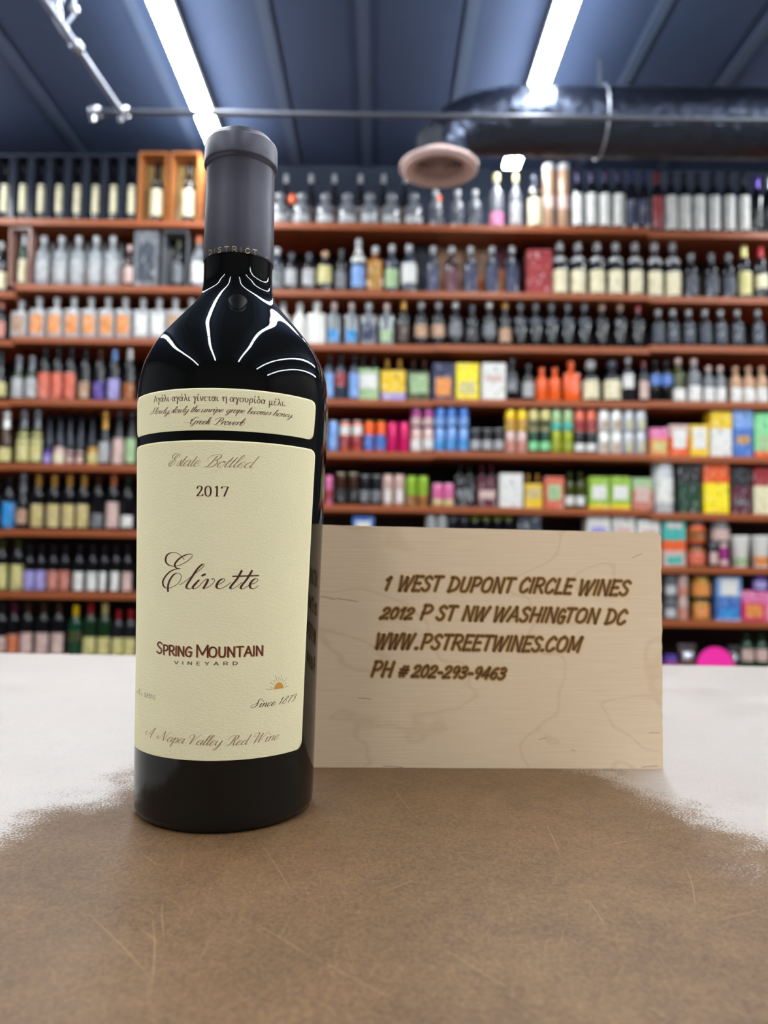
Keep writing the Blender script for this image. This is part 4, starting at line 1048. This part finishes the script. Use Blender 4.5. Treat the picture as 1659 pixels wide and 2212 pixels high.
R('D', 'large opaque orange bottle', 'S', 35, 783, 'orange', 'orange', None, [1233])
R('D', 'cream-labelled bottle with round stopper', 'D', 40, 780, 'dark', 'lgrey', 'cream', [1275], labz=(.06, .5))
R('D', 'cream-labelled bottle with tall dark stopper', 'D', 42, 779, 'dark', 'bgrey', 'cream', [1321], labz=(.06, .5))
R('D', 'white-topped bottle with white label', 'L', 27, 772, 'dark', 'silver', 'white', [1356], labz=(.3, .7))
R('D', 'pale-labelled bottle with dark red cap', 'L', 23, 782, 'dark', 'dred', 'rose', [1390], labz=(.06, .5))
R('D', 'black bottle with bright blue band', 'W', 25, 781, 'black', 'dark', 'blue', [1415, 1439], labz=(.4, .66), half=85)
R('D', 'green tinted bottle with white label', 'L', 32, 775, 'olive', 'rose', 'white', [1464], labz=(.02, .3))
R('D', 'clear bottle with white label', 'L', 32, 776, 'grey', 'rose', 'white', [1498], labz=(.02, .36))
R('D', 'shorter clear bottle with pinkish cap', 'L', 25, 792, 'grey', 'rose', 'white', [1530, 1555], labz=(.02, .4))
R('D', 'short white-labelled bottle', 'L', 28, 793, 'tan', 'tan', 'white', [1588, 1616, 1644], labz=(.02, .4))
# --- fifth shelf, left
R('E', 'foil-topped bottle with brown and yellow label', 'C', 34, 888, 'brown', 'white', 'lyel', [16], labz=(.05, .3))
R('E', 'champagne bottle with pale yellow label', 'C', 30, 886, 'olive', 'grey', 'lyel', [54, 83], labz=(.05, .56))
R('E', 'dark champagne bottle in back row', 'C', 23, 889, 'bgrey', 'bgrey', 'dark', [109, 132, 154, 177, 202], dep=.16)
R('E', 'small round jar with cream lid', 'J', 27, 967, 'rose', 'rose', 'cream', [129], 'jar')
R('E', 'small round jar with golden lid', 'J', 26, 967, 'gold', 'gold', 'lyel', [202], 'jar')
R('E', 'small round purple jar', 'J', 18, 972, 'purple', 'purple', 'lav', [103], 'jar')
R('E', 'small round mauve jar', 'J', 17, 975, 'maroon', 'rose', 'rose', [152, 173], 'jar')
R('E', 'grey-labelled champagne bottle with gold foil', 'C', 26, 889, 'dark', 'gold', 'lgrey', [229], labz=(.05, .42))
R('E', 'champagne bottle with red and white label', 'C', 27, 890, 'dark', 'dark', 'rose', [259], labz=(.03, .5))
R('E', 'champagne bottle with pale green label', 'C', 26, 890, 'dark', 'dark', 'lgreen', [286], labz=(.05, .5))
# fifth shelf, right: cans
R('E', 'slim can in silver and pale blue', 'K', 23, 911, 'lblue', 'silver', 'lblue', [720], 'can')
R('E', 'slim red can with silver top', 'K', 23, 911, 'coral', 'silver', 'red', [746, 772], 'can', band2='white')
R('E', 'slim blue can with orange top', 'K', 23, 911, 'orange', 'gold', 'blue', [798, 823], 'can', labz=(.06, .55))
R('E', 'slim magenta can', 'K', 23, 913, 'hot', 'hot', None, [848, 873], 'can')
R('E', 'lower stacked pink and white can', 'K', 25, 926, 'rose', 'silver', 'white', [899, 925], 'can')
R('E', 'lower blue can of a stack', 'K', 24, 926, 'lblue', 'silver', 'sky', [950, 975, 1001], 'can')
R('E', 'upper stacked plum and white can', 'K', 25, 881, 'mag', 'silver', 'rose', [899, 925], 'can', y0=926)
R('E', 'upper bright blue can of a stack', 'K', 24, 881, 'blue', 'lblue', 'lblue', [950, 975, 1001], 'can', y0=926)
R('E', 'black and grey can with silver top', 'K', 24, 928, 'dark', 'silver', 'lgrey', [1027, 1052, 1077], 'can')
R('E', 'lower pinkish white can of a stack', 'K', 24, 932, 'rose', 'silver', 'salmon', [1102, 1127], 'can')
R('E', 'lower dark green can of a stack', 'K', 24, 932, 'dgreen', 'silver', 'mint', [1152, 1177], 'can')
R('E', 'lower yellow green can of a stack', 'K', 24, 932, 'ygreen', 'lyel', 'ygreen', [1201, 1226], 'can')
R('E', 'upper golden yellow can of a stack', 'K', 24, 885, 'yel', 'lyel', 'gold', [1102, 1127], 'can', y0=932)
R('E', 'upper olive can of a stack', 'K', 24, 885, 'lyel', 'lyel', 'olive', [1152, 1177], 'can', y0=932)
R('E', 'upper pale green and teal can', 'K', 24, 885, 'lgreen', 'lblue', 'teal', [1201, 1226], 'can', y0=932, labz=(.05, .35))
R('E', 'lower black can with white print', 'K', 24, 934, 'dark', 'silver', 'white', [1251, 1276], 'can', labz=(.1, .45))
R('E', 'upper coral red can', 'K', 24, 886, 'coral', 'coral', 'red', [1251, 1276], 'can', y0=934)
R('E', 'lower off white can with tan print', 'K', 26, 934, 'white', 'silver', 'tan', [1303, 1330], 'can', half=22)
R('E', 'upper off white can with tan print', 'K', 26, 886, 'white', 'silver', 'tan', [1303, 1330], 'can', y0=934, half=22)
R('E', 'lower silver can with olive stripe', 'K', 25, 934, 'silver', 'silver', 'lyel', [1357, 1383], 'can', half=20)
R('E', 'upper silver can with olive stripe', 'K', 25, 887, 'silver', 'silver', 'lyel', [1357, 1383], 'can', y0=934, half=20)
R('E', 'pink and yellow carton', 'B', 40, 928, 'lorange', 'pink', 'lyel', [1418], 'carton')
R('E', 'orange-edged carton with white panel', 'B', 42, 921, 'orange', 'rose', 'white', [1461], 'carton', labz=(.25, .85))
R('E', 'yellow-edged carton with pale panel', 'B', 42, 921, 'yel', None, 'white', [1504], 'carton', labz=(.25, .9))
R('E', 'tall yellow and white carton', 'B', 47, 893, 'white', 'yel', 'white', [1549], 'carton')
R('E', 'tall blue and yellow carton', 'B', 43, 890, 'blue', 'lblue', 'gold', [1596], 'carton', labz=(.28, .45))
R('E', 'tall mint green and orange carton', 'B', 46, 896, 'mint', None, 'lgreen', [1642], 'carton', band2='orange')
# --- sixth shelf, left
R('F', 'dark wine bottle at the far edge', 'W', 26, 1045, 'black', 'dark', 'dark', [-7])
R('F', 'dark bottle with bright blue label', 'W', 30, 1032, 'black', 'dark', 'sky', [22], labz=(.02, .52), half=88)
R('F', 'dark champagne bottle with grey foil', 'C', 28, 1023, 'dark', 'grey', 'tan', [52])
R('F', 'gold-capped bottle with cream label', 'W', 30, 1027, 'black', 'gold', 'paleg', [85, 119, 152, 183], labz=(.05, .46))
R('F', 'dark bottle with round grey label', 'W', 26, 1027, 'black', 'brown', 'grey', [214], labz=(.05, .3))
R('F', 'dark bottle with large pale pink label', 'W', 30, 1025, 'black', 'copper', 'rose', [247], labz=(.05, .5))
R('F', 'dark bottle with silver white label', 'W', 28, 1032, 'black', 'green', 'white', [278], labz=(.0, .28))
# sixth shelf, right
R('F', 'pink and red can', 'K', 18, 1028, 'pink', 'pink', 'red', [711], 'can')
R('F', 'brown can with cream top', 'K', 24, 1023, 'brown', 'cream', 'dark', [737, 764], 'can')
R('F', 'slim charcoal can with silver top', 'K', 23, 1028, 'dark', 'silver', 'grey', [789, 813], 'can')
R('F', 'slim pale pink can', 'K', 24, 1026, 'rose', 'rose', 'white', [838, 863], 'can', half=30)
R('F', 'slim lime green can', 'K', 24, 1029, 'lime', 'lime', 'amber', [889, 914], 'can', labz=(.05, .35))
R('F', 'small pink can with yellow foot', 'K', 24, 1045, 'pink', 'silver', 'lyel', [945, 969], 'can', labz=(.05, .3))
R('F', 'black bottle carrier', 'P', 42, 1003, 'black', 'dark', 'grey', [1004], 'carrier', labz=(.2, .4))
R('F', 'maroon bottle carrier', 'P', 43, 1005, 'maroon', 'maroon', 'rose', [1051], 'carrier', labz=(.2, .4))
R('F', 'white carton with rounded corners', 'B', 52, 1025, 'white', None, 'white', [1101], 'carton')
R('F', 'golden yellow bottle carrier', 'P', 40, 1026, 'yel', 'gold', 'paleg', [1151], 'carrier')
R('F', 'red carton with green and white print', 'B', 42, 1032, 'coral', None, 'lgreen', [1194], 'carton', labz=(.25, .75))
R('F', 'slender olive bottle with white label', 'W', 22, 1022, 'olive', 'olive', 'white', [1230, 1253], labz=(.1, .34))
R('F', 'lime green carton with white panel', 'B', 45, 1032, 'lime', None, 'white', [1289, 1335], 'carton', labz=(.3, .72), band2='yel')
R('F', 'dull pink carton with white panel', 'B', 44, 1035, 'salmon', 'lgreen', 'rose', [1382], 'carton', labz=(.25, .75))
R('F', 'tall shiny silver tube', 'T', 48, 995, 'silver', 'silver', 'white', [1430], 'tube')
R('F', 'dark green carton with black top', 'B', 48, 1006, 'dgreen', 'dark', 'dgreen', [1482], 'carton')
R('F', 'carton split in orange and yellow', 'B', 56, 1006, 'byel', 'orange', 'byel', [1537], 'carton', labz=(.05, .5))
R('F', 'maroon carton with black top', 'B', 44, 1015, 'maroon', 'dark', 'grey', [1592], 'carton', labz=(.2, .3))
R('F', 'cream and red carton at the right edge', 'B', 46, 1015, 'cream', 'red', 'cream', [1641], 'carton')
# --- seventh shelf, left
R('G', 'bottle with tall yellow cream label', 'W', 30, 1163, 'black', 'olive', 'lyel', [7, 41], labz=(.02, .5))
R('G', 'dark bottle with lavender label', 'W', 24, 1180, 'black', 'dark', 'lav', [66, 91], labz=(.02, .46), half=88)
R('G', 'dark bottle with salmon label', 'W', 24, 1180, 'black', 'dark', 'salmon', [117, 142], labz=(.02, .46), half=88)
R('G', 'dark bottle with plain white label', 'W', 24, 1180, 'black', 'dark', 'white', [173, 202], labz=(.04, .44))
R('G', 'dark bottle with white and green label', 'W', 23, 1180, 'black', 'dark', 'white', [227], labz=(.04, .44), half=40)
R('G', 'dark bottle with white and blue label', 'W', 23, 1180, 'black', 'dark', 'white', [252], labz=(.04, .45), half=48)
R('G', 'dark bottle with white and red label', 'W', 23, 1180, 'black', 'dark', 'rose', [277], labz=(.04, .44))
# seventh shelf, right (behind the wooden box)
R('G', 'blue and white carton showing above the wooden box', 'B', 48, 1117, 'blue', None, 'white', [785], 'carton', labz=(.6, .9))
R('G', 'silver-topped can showing above the wooden box', 'K', 25, 1112, 'lgrey', 'silver', 'white', [931, 955], 'can')
R('G', 'grey-topped dark can above wooden box', 'K', 24, 1118, 'dark', 'grey', 'dark', [979, 1002], 'can')
R('G', 'olive-topped bottle behind the wooden box', 'K', 23, 1119, 'black', 'ygreen', 'dark', [1026, 1050, 1074, 1098], 'can')
R('G', 'grey carton showing above the wooden box', 'B', 50, 1117, 'bgrey', None, None, [1140], 'carton')
R('G', 'white carton with lavender lettering', 'B', 52, 1117, 'white', None, 'lav', [1287], 'carton', labz=(.6, .8))
R('G', 'white carton with pink lettering', 'B', 50, 1118, 'white', None, 'rose', [1341, 1394], 'carton', labz=(.6, .8))
R('G', 'upper teal and white carton of the stack', 'B', 50, 1122, 'teal', None, 'white', [1449], 'carton', y0=1168, labz=(.6, .9))
R('G', 'lower orange-red and white carton of the stack', 'B', 50, 1168.5, 'rose', 'orange', 'teal', [1449], 'carton', labz=(.1, .4))
R('G', 'upper orange tub with grey lid', 'J', 42, 1128, 'orange', 'grey', 'amber', [1502], 'tub', y0=1174, name='snack_tub')
R('G', 'lower orange tub with dark lid', 'J', 42, 1174.5, 'amber', 'dark', 'coral', [1502], 'tub', name='snack_tub')
R('G', 'upper pink-labelled tub with silver lid', 'J', 44, 1126, 'grey', 'silver', 'rose', [1553], 'tub', y0=1173, name='snack_tub')
R('G', 'small dark jar under the pink-labelled tub', 'J', 20, 1173.5, 'dark', 'grey', 'rose', [1540], 'jar')
R('G', 'small plum jar under the pink-labelled tub', 'J', 22, 1173.5, 'mag', 'rose', 'rose', [1562], 'jar', labz=(.1, .3))
R('G', 'white cup with green foot print', 'U', 42, 1158, 'white', 'white', 'lgreen', [1597], 'cup', labz=(.08, .3))
R('G', 'white cup with orange and green foot print', 'U', 44, 1158, 'white', 'white', 'lorange', [1642], 'cup', labz=(.08, .35))
# --- eighth shelf, left (cut by the counter)
R('H', 'dark bottle with grey pink label', 'W', 30, 1302, 'black', 'dark', 'rose', [6], labz=(.06, .35))
R('H', 'red-capped bottle with copper label', 'W', 26, 1302, 'black', 'maroon', 'copper', [32], labz=(.04, .4))
R('H', 'dark bottle with pinkish white label', 'W', 31, 1300, 'black', 'brown', 'rose', [62, 96, 129], labz=(.04, .42))
R('H', 'dark green bottle with yellow capsule', 'W', 30, 1308, 'dgreen', 'yel', 'olive', [165], labz=(.3, .5))
R('H', 'red and gold capped bottle with yellow label', 'W', 30, 1303, 'green', 'red', 'lyel', [197], labz=(.04, .36))
R('H', 'gold-capped bottle with yellow label', 'W', 31, 1303, 'green', 'paleg', 'lyel', [228], labz=(.04, .36))
R('H', 'red-capped bottle with yellow label', 'W', 27, 1318, 'dark', 'red', 'lyel', [257, 283], labz=(.04, .4))
# eighth shelf, right
R('H', 'upper grey and maroon can', 'K', 27, 1240, 'grey', 'maroon', 'silver', [1447], 'can', y0=1290)
R('H', 'lower grey and maroon can', 'K', 27, 1291, 'grey', 'maroon', 'silver', [1447], 'can')
R('H', 'upper pale pink can', 'K', 24, 1242, 'rose', 'rose', 'salmon', [1474], 'can', y0=1290)
R('H', 'lower pale pink can', 'K', 24, 1291, 'rose', 'rose', 'salmon', [1474], 'can')
R('H', 'upper golden tub', 'J', 42, 1246, 'gold', 'gold', 'lorange', [1512], 'tub', y0=1290, name='snack_tub')
R('H', 'lower golden tub', 'J', 38, 1291, 'gold', 'dark', 'lorange', [1513], 'tub', name='snack_tub')
R('H', 'upper white carton with blue edge', 'B', 54, 1246, 'lblue', None, 'white', [1565], 'carton', y0=1290, labz=(.1, .9))
R('H', 'lower bright blue carton', 'B', 52, 1291, 'blue', None, 'sky', [1564], 'carton', band2='lblue')
R('H', 'hot pink carton with orange and white print', 'B', 54, 1276, 'hot', 'pink', 'lorange', [1618], 'carton', labz=(.12, .55))
R('H', 'pale pink carton at the right edge', 'B', 26, 1280, 'pink', None, 'rose', [1661], 'carton')
R('H', 'purple tub on top of the pink carton', 'J', 34, 1239, 'purple', 'purple', 'lav', [1640], 'tub', y0=1275.5, name='snack_tub')
# ninth shelf, right (just above the counter edge)
R('I', 'green-capped bottle with pink label', 'W', 30, 1366, 'dgreen', 'green', 'rose', [1612, 1644], labz=(.3, .6))
R('I', 'round purple tub beside the foil bags', 'J', 32, 1414, 'purple', 'purple', 'mag', [1448], 'tub', name='snack_tub')
def foil_bag(px, wpx, top, tilt, label):
    z0 = SZ[(4, 'I')]; Yc = YF + .16; p = at_y(px, top, Yc)
    r = wpx/2/FPX*YF; h = p.z - z0
    t = empty('foil_bag', (p.x, Yc, z0 + .001), label, 'bag', 'silver foil bags')
    bm = bmesh.new(); rs = random.Random(int(px)); n = 14; rows = []
    for sgn in (-1, 1):
        rows = []
        for j in range(n+1):
            v = j/n; row = []
            for i in range(n+1):
                u_ = i/n*2-1; bulge = (1-u_**4)*(math.sin(math.pi*min(1, v*1.02))**.6 if 0 < v < 1 else 0)
                row.append(bm.verts.new((u_*r*(1-.12*math.sin(math.pi*v)), sgn*bulge*.045 + (rs.random()-.5)*.006*(bulge > 0), v*h + (rs.random()-.5)*.004*(0 < v < 1))))
            rows.append(row)
        for A, B in zip(rows, rows[1:]):
            for i in range(n): bm.faces.new((A[i], A[i+1], B[i+1], B[i]))
    bmesh.ops.remove_doubles(bm, verts=bm.verts, dist=.0005)
    obj('pouch', bm, mat((200, 204, 212), .25, .85, bump=.8, bscale=40), t, smooth=True)
    obj('seal', box(-r*.98, r*.98, -.003, .003, h+.0005, h+.02, bev=.001), mat((180, 184, 192), .3, .8), t)
foil_bag(1484, 40, 1398, 0, 'crinkled silver foil bag, left of the pink sign')
foil_bag(1590, 36, 1402, 0, 'crinkled silver foil bag, right of the pink sign')
# round fluorescent sign in front of the bags
p = at_y(1540, 1436, YF + .02); rr_ = 40/FPX*YF
sg = empty('price_burst', (p.x, YF - .014, SZ[(4, 'I')]), 'round fluorescent pink price sign hanging on the low shelf edge', 'sign')
cz = p.z - SZ[(4, 'I')]
bm = bmesh.new(); n = 40
for y in (0, .003):
    vs = [bm.verts.new((rr_*(1.0 if k % 2 else .96)*math.cos(2*math.pi*k/n), y, cz + rr_*(1.0 if k % 2 else .96)*math.sin(2*math.pi*k/n))) for k in range(n)]
    if y == 0: A = vs
    else: B = vs
bm.faces.new(A); bm.faces.new(list(reversed(B)))
for k in range(n): bm.faces.new((A[k], A[(k+1) % n], B[(k+1) % n], B[k]))
obj('burst_card', bm, mat((255, 40, 170), .6), sg)
obj('card_clip', box(-.012, .012, .0035, .012, -.03, -.004), mat((210, 210, 215), .4), sg)
if WORDBAD: print('LONG', len(WORDBAD), WORDBAD[:20])
